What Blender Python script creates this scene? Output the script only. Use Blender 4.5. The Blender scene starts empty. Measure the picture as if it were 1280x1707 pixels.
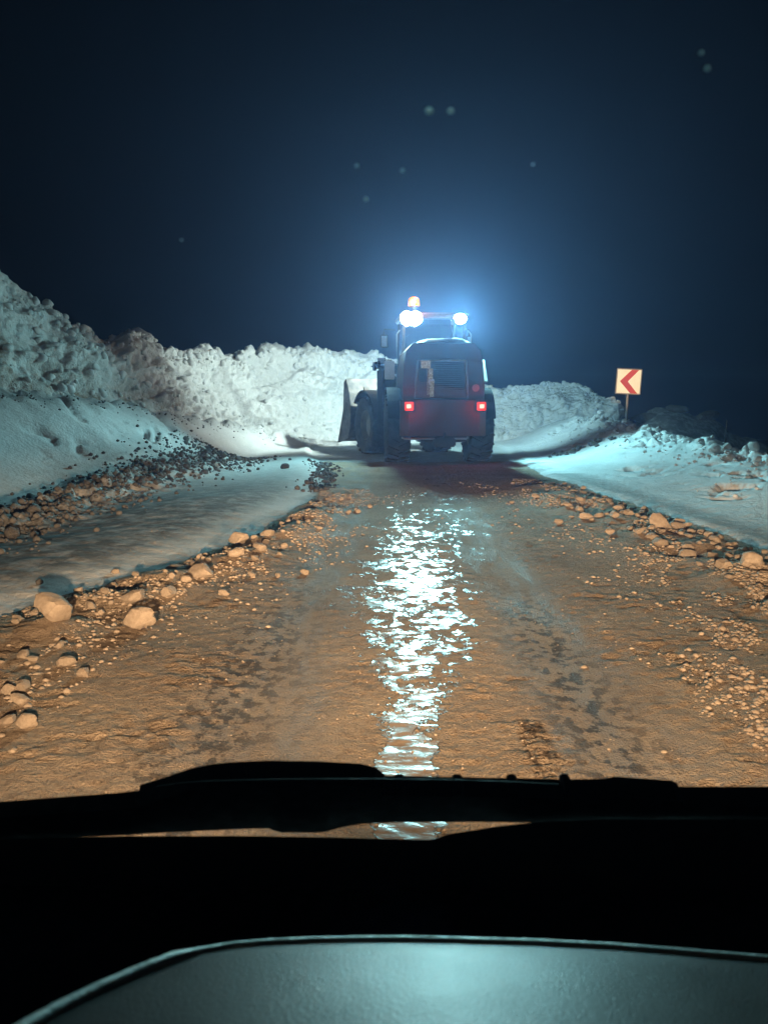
import bpy, bmesh, math, random
import numpy as np
from mathutils import Vector, Matrix, Euler

random.seed(7)
R = math.radians
scene = bpy.context.scene
COL = scene.collection

# ------------------------------------------------------------------ camera
EYE = Vector((0.0, 0.0, 1.4))
PITCH = R(7.95)
cam_d = bpy.data.cameras.new("camera")
cam = bpy.data.objects.new("camera", cam_d)
COL.objects.link(cam)
cam.location = EYE
cam.rotation_euler = (R(90) - PITCH, 0, 0)
cam_d.sensor_fit = 'VERTICAL'
cam_d.sensor_height = 24.0
cam_d.lens = 24.0 * 1300 / 1707
cam_d.clip_start = 0.02
cam_d.clip_end = 600
cam_d.dof.use_dof = True
cam_d.dof.focus_distance = 14.0
cam_d.dof.aperture_fstop = 6.0
scene.camera = cam

# ------------------------------------------------------------------ world, exposure
w = bpy.data.worlds.new("World")
scene.world = w
w.use_nodes = True
nt = w.node_tree
bg = nt.nodes["Background"]
sky = nt.nodes.new("ShaderNodeTexSky")
sky.sky_type = 'NISHITA'
sky.sun_disc = False
sky.sun_elevation = R(-4.0)
sky.sun_rotation = R(200)
nt.links.new(sky.outputs[0], bg.inputs[0])
bg.inputs[1].default_value = 0.04
scene.view_settings.view_transform = 'Standard'
scene.view_settings.look = 'None'
scene.view_settings.exposure = 0.0
scene.view_settings.gamma = 1.0
scene.view_settings.use_curve_mapping = False
scene.cycles.use_denoising = True
scene.cycles.max_bounces = 6
scene.cycles.diffuse_bounces = 3
scene.cycles.glossy_bounces = 3
scene.cycles.transparent_max_bounces = 8
scene.cycles.volume_bounces = 1
scene.cycles.sample_clamp_indirect = 4.0
scene.cycles.use_light_tree = True

LAMP_COL = (0.35, 0.91, 0.98)
FRONT_COL = (0.80, 1.0, 0.92)
HEAD_COL = (1.0, 0.66, 0.38)
P_WORK = 2400.0
P_FRONT = 1900.0
P_HEAD = 5000.0
P_SIGN_SPOT = 27000.0  # added spot on the sign
P_TAIL = 6.0
P_BEACON = 110.0
HAZE_DENSITY = 0.0029


def spot(name, loc, target, power, color, size, blend, radius, parent=None):
    d = bpy.data.lights.new(name, 'SPOT')
    d.energy = power
    d.color = color
    d.spot_size = R(size)
    d.spot_blend = blend
    d.shadow_soft_size = radius
    o = bpy.data.objects.new(name, d)
    COL.objects.link(o)
    o.location = loc
    o.rotation_euler = (Vector(target) - Vector(loc)).to_track_quat('-Z', 'Y').to_euler()
    return o


def dipped_beam(o):
    """intensity profile of a dipped headlamp: strongest just under the horizon, weaker towards the bumper, cut off above"""
    d = o.data
    d.use_nodes = True
    n = d.node_tree
    em = n.nodes["Emission"]
    def mth(op, a, b=0.0):
        m = n.nodes.new("ShaderNodeMath"); m.operation = op
        for sock, v in ((m.inputs[0], a), (m.inputs[1], b)):
            if isinstance(v, bpy.types.NodeSocket):
                n.links.new(v, sock)
            else:
                sock.default_value = v
        return m.outputs[0]
    tc = n.nodes.new("ShaderNodeTexCoord")
    sx = n.nodes.new("ShaderNodeSeparateXYZ")
    n.links.new(tc.outputs["Normal"], sx.inputs[0])
    down = mth('DIVIDE', sx.outputs[1], sx.outputs[2])          # tangent of the angle under the axis
    prof = mth('POWER', mth('MINIMUM', 1.0, mth('DIVIDE', 0.062, mth('MAXIMUM', down, 0.001))), 1.22)
    mr = n.nodes.new("ShaderNodeMapRange")
    mr.interpolation_type = 'SMOOTHSTEP'
    n.links.new(down, mr.inputs[0])
    mr.inputs[1].default_value = -0.005; mr.inputs[2].default_value = 0.085
    mr.inputs[3].default_value = 0.035; mr.inputs[4].default_value = 1.0
    n.links.new(mth('MULTIPLY', prof, mr.outputs[0]), em.inputs["Strength"])
    return o


def point(name, loc, power, color, radius):
    d = bpy.data.lights.new(name, 'POINT')
    d.energy = power
    d.color = color
    d.shadow_soft_size = radius
    o = bpy.data.objects.new(name, d)
    COL.objects.link(o)
    o.location = loc
    return o


# ------------------------------------------------------------------ numpy noise
def _h(ix, iy, iz, s):
    n = (ix * 73856093) ^ (iy * 19349663) ^ (iz * 83492791) ^ (s * 2654435)
    n = (n ^ (n >> 13)) & 0x7fffffff
    n = (n * 1274126177) & 0x7fffffff
    n = n ^ (n >> 15)
    n = (n * 668265263) & 0x7fffffff
    return ((n ^ (n >> 12)) & 0xffffff) / float(0xffffff)


def vnoise(x, y, z=0.0, s=0):
    x = np.asarray(x, float); y = np.asarray(y, float); z = np.asarray(z, float) + 0 * x
    xi = np.floor(x).astype(np.int64); yi = np.floor(y).astype(np.int64); zi = np.floor(z).astype(np.int64)
    fx = x - xi; fy = y - yi; fz = z - zi
    u = fx * fx * fx * (fx * (fx * 6 - 15) + 10); v = fy * fy * fy * (fy * (fy * 6 - 15) + 10); t = fz * fz * (3 - 2 * fz)
    def H(a, b, c): return _h(xi + a, yi + b, zi + c, s)
    l0 = (H(0,0,0) * (1-u) + H(1,0,0) * u) * (1-v) + (H(0,1,0) * (1-u) + H(1,1,0) * u) * v
    if np.any(fz):
        l1 = (H(0,0,1) * (1-u) + H(1,0,1) * u) * (1-v) + (H(0,1,1) * (1-u) + H(1,1,1) * u) * v
        l0 = l0 * (1-t) + l1 * t
    return l0 * 2 - 1


def fbm(x, y, z=0.0, s=0, o=4, g=0.5):
    a, r, f = 1.0, 0.0, 1.0
    for k in range(o):
        r = r + a * vnoise(np.asarray(x) * f + 17.3 * k, np.asarray(y) * f - 9.1 * k, np.asarray(z) * f, s + k)
        a *= g; f *= 2.03
    return r


def worley(x, y, z, s=0):
    """distance to the nearest feature point"""
    xi = np.floor(x).astype(np.int64); yi = np.floor(y).astype(np.int64); zi = np.floor(z).astype(np.int64)
    best = np.full(x.shape, 9.0)
    for a in (-1, 0, 1):
        for b in (-1, 0, 1):
            for c in (-1, 0, 1):
                px = xi + a + _h(xi+a, yi+b, zi+c, s+1)
                py = yi + b + _h(xi+a, yi+b, zi+c, s+2)
                pz = zi + c + _h(xi+a, yi+b, zi+c, s+3)
                best = np.minimum(best, (px-x)**2 + (py-y)**2 + (pz-z)**2)
    return np.sqrt(best)


def sstep(a, b, x):
    t = np.clip((np.asarray(x, float) - a) / (b - a), 0, 1)
    return t * t * (3 - 2 * t)


# ------------------------------------------------------------------ materials
def mat(name):
    m = bpy.data.materials.new(name)
    m.use_nodes = True
    n = m.node_tree
    return m, n, n.nodes["Principled BSDF"]


def nd(n, kind, **kw):
    o = n.nodes.new(kind)
    for k, v in kw.items():
        setattr(o, k, v)
    return o


def noise_tex(n, scale, detail=4, rough=0.55, vec=None, stretch=None):
    t = nd(n, "ShaderNodeTexNoise")
    t.inputs["Scale"].default_value = scale
    t.inputs["Detail"].default_value = detail
    t.inputs["Roughness"].default_value = rough
    co = nd(n, "ShaderNodeTexCoord").outputs["Object"]
    if stretch:
        mp = nd(n, "ShaderNodeMapping")
        mp.inputs["Scale"].default_value = stretch
        n.links.new(co, mp.inputs[0]); co = mp.outputs[0]
    n.links.new(co, t.inputs["Vector"])
    return t.outputs["Fac"]


def ramp(n, fac, stops):
    r = nd(n, "ShaderNodeValToRGB")
    e = r.color_ramp.elements
    while len(e) < len(stops):
        e.new(0.5)
    for el, (p, c) in zip(e, stops):
        el.position = p
        el.color = (c, c, c, 1) if isinstance(c, (int, float)) else (*c, 1)
    n.links.new(fac, r.inputs[0])
    return r.outputs[0]


def mixc(n, fac, a, b):
    m = nd(n, "ShaderNodeMix", data_type='RGBA')
    for sock, v in ((m.inputs[0], fac), (m.inputs[6], a), (m.inputs[7], b)):
        if isinstance(v, bpy.types.NodeSocket):
            n.links.new(v, sock)
        elif isinstance(v, (int, float)):
            sock.default_value = v
        else:
            sock.default_value = (*v, 1)
    return m.outputs[2]


def math_(n, op, a, b=0.0, clamp=False):
    m = nd(n, "ShaderNodeMath", operation=op)
    m.use_clamp = clamp
    for sock, v in ((m.inputs[0], a), (m.inputs[1], b)):
        if isinstance(v, bpy.types.NodeSocket):
            n.links.new(v, sock)
        else:
            sock.default_value = v
    return m.outputs[0]


def attr(n, name):
    a = nd(n, "ShaderNodeAttribute")
    a.attribute_name = name
    return a.outputs["Fac"]


def bump(n, b, h, strength, dist):
    bp = nd(n, "ShaderNodeBump")
    bp.inputs["Strength"].default_value = strength
    bp.inputs["Distance"].default_value = dist
    n.links.new(h, bp.inputs["Height"])
    n.links.new(bp.outputs[0], b.inputs["Normal"])
    return bp


def paint(name, color, rough=0.5, metal=0.0, dirt=None, dirt_amt=0.5, scale=3.0, bumps=0.15):
    """painted or moulded surface with blotches of dirt and a little roughness variation"""
    m, n, b = mat(name)
    f = noise_tex(n, scale, 6, 0.6)
    fine = noise_tex(n, scale * 9, 5, 0.6)
    dcol = dirt or tuple(c * 0.55 + 0.02 for c in color)
    fac = ramp(n, f, [(0.40, 0.0), (0.68, dirt_amt)])
    n.links.new(mixc(n, fac, color, dcol), b.inputs["Base Color"])
    n.links.new(ramp(n, fine, [(0.3, max(rough - 0.12, 0.05)), (0.7, min(rough + 0.15, 1))]), b.inputs["Roughness"])
    b.inputs["Metallic"].default_value = metal
    bump(n, b, fine, bumps, 0.01)
    return m


def emit(name, color, strength, base=(0.1, 0.1, 0.1)):
    m, n, b = mat(name)
    f = noise_tex(n, 40, 2)
    n.links.new(mixc(n, f, color, tuple(min(1, c * 1.1) for c in color)), b.inputs["Emission Color"])
    b.inputs["Emission Strength"].default_value = strength
    b.inputs["Base Color"].default_value = (*base, 1)
    b.inputs["Roughness"].default_value = 0.2
    return m


def ground_material():
    m, n, b = mat("snowy_dirt_ground")
    L = n.links
    # dirt
    big = noise_tex(n, 1.1, 5, 0.6)
    fine = noise_tex(n, 22, 6, 0.65)
    grit = noise_tex(n, 90, 3, 0.6)
    dirt = mixc(n, ramp(n, big, [(0.33, 0), (0.66, 1)]), (0.36, 0.275, 0.195), (0.50, 0.40, 0.29))
    dirt = mixc(n, ramp(n, fine, [(0.50, 0.0), (0.66, 0.5)]), dirt, (0.20, 0.148, 0.105))
    dirt = mixc(n, ramp(n, grit, [(0.57, 0.0), (0.66, 0.75)]), dirt, (0.56, 0.46, 0.34))
    # packed cooler grey wheel lanes
    lane = math_(n, 'MULTIPLY', attr(n, "lane"), ramp(n, noise_tex(n, 3.0, 5, 0.6, stretch=(1.6, 0.35, 1)), [(0.36, 0), (0.62, 1)]))
    dirt = mixc(n, math_(n, 'MULTIPLY', lane, 0.6), dirt, (0.27, 0.25, 0.225))
    # darker damp tracks
    tr = math_(n, 'MULTIPLY', attr(n, "track"), ramp(n, noise_tex(n, 15, 5, 0.62, stretch=(1, 0.75, 1)), [(0.49, 0), (0.56, 1)]))
    dirt = mixc(n, math_(n, 'MULTIPLY', tr, 0.85), dirt, (0.045, 0.038, 0.034))
    # snow
    snow = mixc(n, ramp(n, noise_tex(n, 2.0, 4), [(0.35, 0), (0.7, 1)]), (0.70, 0.74, 0.75), (0.80, 0.83, 0.84))
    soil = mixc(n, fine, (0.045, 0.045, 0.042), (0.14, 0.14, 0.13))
    dfac = math_(n, 'MULTIPLY', attr(n, "dirt"), ramp(n, noise_tex(n, 5, 6, 0.65), [(0.34, 0.6), (0.56, 1)]), True)  # mask carries real dirt plus painted shade
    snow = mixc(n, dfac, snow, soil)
    rf = math_(n, 'ADD', attr(n, "road"), math_(n, 'MULTIPLY', math_(n, 'SUBTRACT', noise_tex(n, 4, 5, 0.65), 0.5), 0.9))
    rf = ramp(n, rf, [(0.44, 0), (0.56, 1)])
    col = mixc(n, rf, snow, dirt)
    # wet ice in the middle of the road
    wn = math_(n, 'ADD', math_(n, 'ADD', math_(n, 'MULTIPLY', noise_tex(n, 2.3, 4, 0.6), 0.34), math_(n, 'MULTIPLY', noise_tex(n, 8.5, 3, 0.6, stretch=(1.1, 0.75, 1)), 0.40)),
               math_(n, 'MULTIPLY', noise_tex(n, 27, 3, 0.6), 0.26))
    wet = math_(n, 'ADD', wn, math_(n, 'MULTIPLY', math_(n, 'SUBTRACT', attr(n, "wet"), 0.5), 0.25))
    wet = math_(n, 'MULTIPLY', ramp(n, wet, [(0.555, 0), (0.590, 1)]), ramp(n, attr(n, "wet"), [(0.02, 0), (0.15, 1)]))
    wetcol = mixc(n, 0.5, (0.10, 0.095, 0.09), col)
    col = mixc(n, wet, col, wetcol)
    L.new(col, b.inputs["Base Color"])
    rough = mixc(n, rf, (0.75, 0.75, 0.75), mixc(n, lane, (0.9, 0.9, 0.9), (0.62, 0.62, 0.62)))
    rough = mixc(n, wet, rough, (0.27, 0.27, 0.27))
    L.new(rough, b.inputs["Roughness"])
    b.inputs["Specular IOR Level"].default_value = 0.16
    # relief: gravel on dirt, ripples on ice, crystals on snow
    gravel = math_(n, 'ADD', math_(n, 'MULTIPLY', fine, 1.0), math_(n, 'MULTIPLY', grit, 0.6))
    snowb = math_(n, 'ADD', math_(n, 'MULTIPLY', noise_tex(n, 14, 5, 0.6), 0.5), math_(n, 'MULTIPLY', grit, 0.12))
    rip = math_(n, 'MULTIPLY', noise_tex(n, 17, 3, 0.5, stretch=(0.7, 1.2, 1)), 0.14)
    hgt = mixc(n, rf, snowb, mixc(n, math_(n, 'MULTIPLY', lane, 0.7), gravel, grit))
    hgt = mixc(n, wet, hgt, rip)
    bump(n, b, hgt, 1.0, 0.05)
    return m


def snow_wall_material():
    m, n, b = mat("ploughed_snow")
    a = noise_tex(n, 1.2, 6, 0.65)
    c = noise_tex(n, 9, 6, 0.65)
    snow = mixc(n, ramp(n, c, [(0.3, 0), (0.7, 1)]), (0.60, 0.63, 0.63), (0.82, 0.84, 0.84))
    soil = mixc(n, c, (0.13, 0.085, 0.055), (0.30, 0.22, 0.16))
    dfac = math_(n, 'MULTIPLY', attr(n, "dirt"), ramp(n, math_(n, 'ADD', math_(n, 'MULTIPLY', a, 0.6), math_(n, 'MULTIPLY', c, 0.4)), [(0.40, 0.12), (0.60, 1)]), True)
    n.links.new(mixc(n, dfac, snow, soil), b.inputs["Base Color"])
    b.inputs["Roughness"].default_value = 0.8
    hh = math_(n, 'ADD', math_(n, 'MULTIPLY', noise_tex(n, 7, 6, 0.65), 1.0), math_(n, 'MULTIPLY', noise_tex(n, 30, 4, 0.6), 0.3))
    bump(n, b, hh, 0.9, 0.10)
    return m


def stone_material(name, lo, hi, rough=0.85):
    m, n, b = mat(name)
    f = noise_tex(n, 6, 6, 0.6)
    oi = nd(n, "ShaderNodeObjectInfo")
    c = mixc(n, ramp(n, f, [(0.3, 0), (0.7, 1)]), lo, hi)
    c2 = mixc(n, math_(n, 'MULTIPLY', oi.outputs["Random"], 0.45), c, tuple(x * 0.5 for x in lo))
    n.links.new(c2, b.inputs["Base Color"])
    b.inputs["Roughness"].default_value = rough
    bump(n, b, noise_tex(n, 28, 5, 0.6), 0.5, 0.02)
    return m


M = {}
M['ground'] = ground_material()
M['wall'] = snow_wall_material()
M['stone'] = stone_material("tan_limestone", (0.32, 0.255, 0.19), (0.52, 0.43, 0.33))
M['clod'] = stone_material("dirty_snow_clod", (0.05, 0.048, 0.045), (0.17, 0.165, 0.155))
M['snow'] = stone_material("clean_snow_lump", (0.60, 0.63, 0.64), (0.80, 0.82, 0.82))
M['body'] = paint("dirty_red_paint", (0.15, 0.05, 0.03), 0.7, 0.0, (0.09, 0.06, 0.05), 0.7, 2.5)
M['dark'] = paint("dark_grey_steel", (0.040, 0.038, 0.04), 0.8, 0.0, (0.09, 0.08, 0.07), 0.5, 4)
M['black'] = paint("black_plastic", (0.012, 0.012, 0.014), 0.55, 0.0, (0.03, 0.028, 0.026), 0.3, 6, 0.08)
M['rubber'] = paint("tyre_rubber", (0.022, 0.022, 0.023), 0.85, 0.0, (0.10, 0.09, 0.08), 0.55, 5, 0.4)
M['rim'] = paint("rim_paint", (0.22, 0.19, 0.13), 0.5, 0.1, (0.08, 0.07, 0.06), 0.6, 5)
M['bucket'] = paint("worn_bucket_steel", (0.05, 0.053, 0.053), 0.8, 0.0, (0.25, 0.22, 0.2), 0.6, 3)
M['trim'] = paint("pale_metal_trim", (0.42, 0.42, 0.40), 0.45, 0.5, (0.2, 0.2, 0.2), 0.4, 8)
M['matte'] = paint('caked_mud_plate', (0.018, 0.016, 0.015), 0.95, 0.0, (0.03, 0.026, 0.022), 0.5, 6)
M['matte'].node_tree.nodes['Principled BSDF'].inputs['Specular IOR Level'].default_value = 0.08
M['chrome'] = paint('polished_steel', (0.92, 0.88, 0.80), 0.22, 1.0, (0.6, 0.55, 0.5), 0.3, 8, 0.05)
M['mirror'] = paint("mirror_face", (0.75, 0.78, 0.78), 0.35, 0.0, (0.5, 0.5, 0.5), 0.4, 8)
M['reflector'] = paint("cream_reflective_sheet", (0.85, 0.80, 0.66), 0.4, 0.0, (0.5, 0.45, 0.36), 0.5, 8)
M['pink'] = paint("red_reflector", (0.55, 0.16, 0.12), 0.25, 0.0, None, 0.2, 20)
M['work_lens'] = emit("work_lamp_lens", (0.75, 0.97, 1.0), 90)
M['work_lens_warm'] = emit("work_lamp_warm_lens", (1.0, 0.93, 0.78), 110)
M['tail_lens'] = emit("tail_lamp_lens", (1.0, 0.05, 0.03), 1.1, (0.3, 0.01, 0.01))
M['tail_core'] = emit("tail_lamp_bulb", (1.0, 0.30, 0.22), 3.0, (0.3, 0.01, 0.01))
M['amber'] = emit("amber_beacon_dome", (1.0, 0.19, 0.0), 1.05, (0.5, 0.2, 0.02))
M['head_lens'] = emit("headlamp_lens", (1.0, 0.72, 0.42), 6)
M['sign_white'] = paint("cream_sign_face", (0.88, 0.80, 0.62), 0.5, 0.0, (0.70, 0.60, 0.44), 0.35, 5, 0.03)
M['sign_red'] = paint("red_sign_paint", (0.50, 0.035, 0.025), 0.5, 0.0, (0.36, 0.03, 0.02), 0.4, 5, 0.03)
M['sign_back'] = paint("grey_galvanised_steel", (0.16, 0.13, 0.10), 0.55, 0.3, None, 0.4, 5)
M['vanpaint'] = paint("white_van_paint", (0.6, 0.6, 0.6), 0.35, 0.0, (0.3, 0.26, 0.22), 0.5, 3)


def glass(name, tint=0.97):
    m = bpy.data.materials.new(name)
    m.use_nodes = True
    n = m.node_tree
    n.nodes.remove(n.nodes["Principled BSDF"])
    t = nd(n, "ShaderNodeBsdfTransparent")
    t.inputs[0].default_value = (tint, tint, tint, 1)
    n.links.new(t.outputs[0], n.nodes["Material Output"].inputs[0])
    return m


M['windscreen'] = glass("clear_windscreen_glass", 0.96)


def cab_glass():
    m = bpy.data.materials.new("dark_cab_glass")
    m.use_nodes = True
    n = m.node_tree
    n.nodes.remove(n.nodes["Principled BSDF"])
    t = nd(n, "ShaderNodeBsdfTransparent"); t.inputs[0].default_value = (0.6, 0.65, 0.68, 1)
    g = nd(n, "ShaderNodeBsdfGlossy"); g.inputs["Roughness"].default_value = 0.08
    f = nd(n, "ShaderNodeFresnel")
    x = nd(n, "ShaderNodeMixShader")
    n.links.new(f.outputs[0], x.inputs[0]); n.links.new(t.outputs[0], x.inputs[1]); n.links.new(g.outputs[0], x.inputs[2])
    n.links.new(x.outputs[0], n.nodes["Material Output"].inputs[0])
    return m


M['cabglass'] = cab_glass()


M['bead'] = paint('grey_piping', (0.62, 0.60, 0.58), 0.5, 0.7, (0.15, 0.15, 0.15), 0.5, 12)


def pad_material():
    m, n, b = mat("dashboard_vinyl")
    cl = noise_tex(n, 9, 4, 0.55)
    gr = noise_tex(n, 420, 3, 0.6)
    n.links.new(mixc(n, cl, (0.020, 0.022, 0.022), (0.036, 0.037, 0.036)), b.inputs["Base Color"])
    n.links.new(ramp(n, cl, [(0.3, 0.33), (0.7, 0.45)]), b.inputs["Roughness"])
    b.inputs["Specular Tint"].default_value = (1.0, 0.66, 0.60, 1)
    b.inputs["Specular IOR Level"].default_value = 0.36
    bump(n, b, gr, 0.25, 0.002)
    return m


M['pad'] = pad_material()


# ------------------------------------------------------------------ mesh helpers
def mesh_obj(name, verts, faces, material, parent=None, smooth=False):
    me = bpy.data.meshes.new(name)
    me.from_pydata([tuple(v) for v in verts], [], faces)
    me.materials.append(material)
    if smooth:
        me.polygons.foreach_set("use_smooth", [True] * len(me.polygons))
    o = bpy.data.objects.new(name, me)
    COL.objects.link(o)
    if parent:
        o.parent = parent
    return o


def bm_obj(name, bm, material, parent=None, smooth=False, bevel=0.0, segs=2):
    if bevel:
        es = [e for e in bm.edges if len(e.link_faces) == 2 and e.calc_face_angle(0) > R(25)]
        bmesh.ops.bevel(bm, geom=es, offset=bevel, segments=segs, affect='EDGES', clamp_overlap=True)
    bmesh.ops.recalc_face_normals(bm, faces=bm.faces)
    me = bpy.data.meshes.new(name)
    bm.to_mesh(me)
    bm.free()
    me.materials.append(material)
    if smooth:
        me.polygons.foreach_set("use_smooth", [True] * len(me.polygons))
        try:
            me.set_sharp_from_angle(angle=R(40))
        except Exception:
            pass
    o = bpy.data.objects.new(name, me)
    COL.objects.link(o)
    if parent:
        o.parent = parent
    return o


def box(bm, c, s, rot=None):
    mtx = Matrix.Translation(c)
    if rot:
        mtx = mtx @ Euler(rot).to_matrix().to_4x4()
    mtx = mtx @ Matrix.Diagonal((s[0], s[1], s[2], 1))
    bmesh.ops.create_cube(bm, size=1.0, matrix=mtx)


def cyl(bm, a, b_, r, r2=None, seg=16):
    a, b_ = Vector(a), Vector(b_)
    d = b_ - a
    mtx = Matrix.Translation((a + b_) / 2) @ d.to_track_quat('Z', 'Y').to_matrix().to_4x4()
    bmesh.ops.create_cone(bm, cap_ends=True, segments=seg, radius1=r, radius2=r if r2 is None else r2, depth=d.length, matrix=mtx)


def ball(bm, c, s, sub=2):
    bmesh.ops.create_icosphere(bm, subdivisions=sub, radius=1.0, matrix=Matrix.Translation(c) @ Matrix.Diagonal((s[0], s[1], s[2], 1)))


def prism(bm, pts, d):
    """closed outline pts (3-D, planar) extruded by vector d"""
    d = Vector(d)
    v0 = [bm.verts.new(p) for p in pts]
    v1 = [bm.verts.new(Vector(p) + d) for p in pts]
    bm.faces.new(v0)
    bm.faces.new(list(reversed(v1)))
    k = len(pts)
    for i in range(k):
        bm.faces.new((v0[i], v1[i], v1[(i + 1) % k], v0[(i + 1) % k]))


def tube(bm, pts, r, seg=8):
    pts = [Vector(p) for p in pts]
    rings = []
    for i, p in enumerate(pts):
        t = (pts[min(i + 1, len(pts) - 1)] - pts[max(i - 1, 0)]).normalized()
        u = t.cross(Vector((0, 0, 1)))
        if u.length < 1e-3:
            u = Vector((1, 0, 0))
        u.normalize()
        v = u.cross(t)
        rr = r[i] if isinstance(r, (list, tuple)) else r
        rings.append([bm.verts.new(p + (u * math.cos(2 * math.pi * k / seg) + v * math.sin(2 * math.pi * k / seg)) * rr) for k in range(seg)])
    for a, b_ in zip(rings, rings[1:]):
        for k in range(seg):
            bm.faces.new((a[k], a[(k + 1) % seg], b_[(k + 1) % seg], b_[k]))
    bm.faces.new(rings[0]); bm.faces.new(list(reversed(rings[-1])))


def lathe(bm, prof, centre, seg=40):
    """profile [(radius, x)] spun round the x axis through centre"""
    c = Vector(centre)
    rings = []
    for r_, x_ in prof:
        rings.append([bm.verts.new(c + Vector((x_, r_ * math.cos(2 * math.pi * k / seg), r_ * math.sin(2 * math.pi * k / seg)))) for k in range(seg)])
    for a, b_ in zip(rings, rings[1:]):
        for k in range(seg):
            bm.faces.new((a[k], a[(k + 1) % seg], b_[(k + 1) % seg], b_[k]))


def tag(o, label=None, category=None, group=None, kind=None):
    for k, v in (("label", label), ("category", category), ("group", group), ("kind", kind)):
        if v:
            o[k] = v
    return o


def empty(name, loc, rz, label, category, group=None):
    o = bpy.data.objects.new(name, None)
    COL.objects.link(o)
    o.location = loc
    o.rotation_euler = (0, 0, rz)
    o.empty_display_size = 0.2
    return tag(o, label, category, group)


# ------------------------------------------------------------------ terrain
Y_L = [-30, 1.5, 3, 5.1, 6.5, 8.3, 11.5, 15, 18, 22, 25, 27, 40]
X_L = [-3.6, -3.4, -3.0, -2.35, -1.7, -1.25, -0.9, -0.95, -1.3, -2.0, -2.2, -1.0, -1.0]
Y_R = [-30, 1.5, 7.2, 9.7, 13.2, 15, 18, 21, 24, 27, 40]
X_R = [3.7, 3.6, 3.45, 3.35, 3.1, 2.95, 3.1, 3.4, 3.6, 3.5, 3.5]
PATH = [(-17, -8), (-13, 3), (-10.5, 8), (-8.5, 12), (-7.0, 15.2), (-5.9, 18.2), (-4.9, 21), (-3.6, 23.8), (-1.6, 26.2),
        (1.2, 27.6), (4, 27.9), (6.4, 27.5), (7.9, 27.3), (8.8, 28.2), (9.2, 30.5), (9.4, 34), (9.6, 40)]
PTOP = [5.0, 4.9, 4.7, 4.6, 4.35, 3.25, 2.95, 2.85, 3.2, 3.1, 2.15, 2.25, 1.75, 1.3, 1.0, 0.7, 0.3]
PBASE = [1.5, 1.5, 1.6, 1.65, 1.5, 1.25, 0.85, 0.45, 0.05, -0.05, -0.05, 0.3, 0.6, 0.4, 0.1, -0.2, -0.6]
WY = [p[1] for p in PATH[:9]] + [40]
WX = [p[0] for p in PATH[:9]] + [-1.6]
WB = PBASE[:9] + [0.0]


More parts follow.
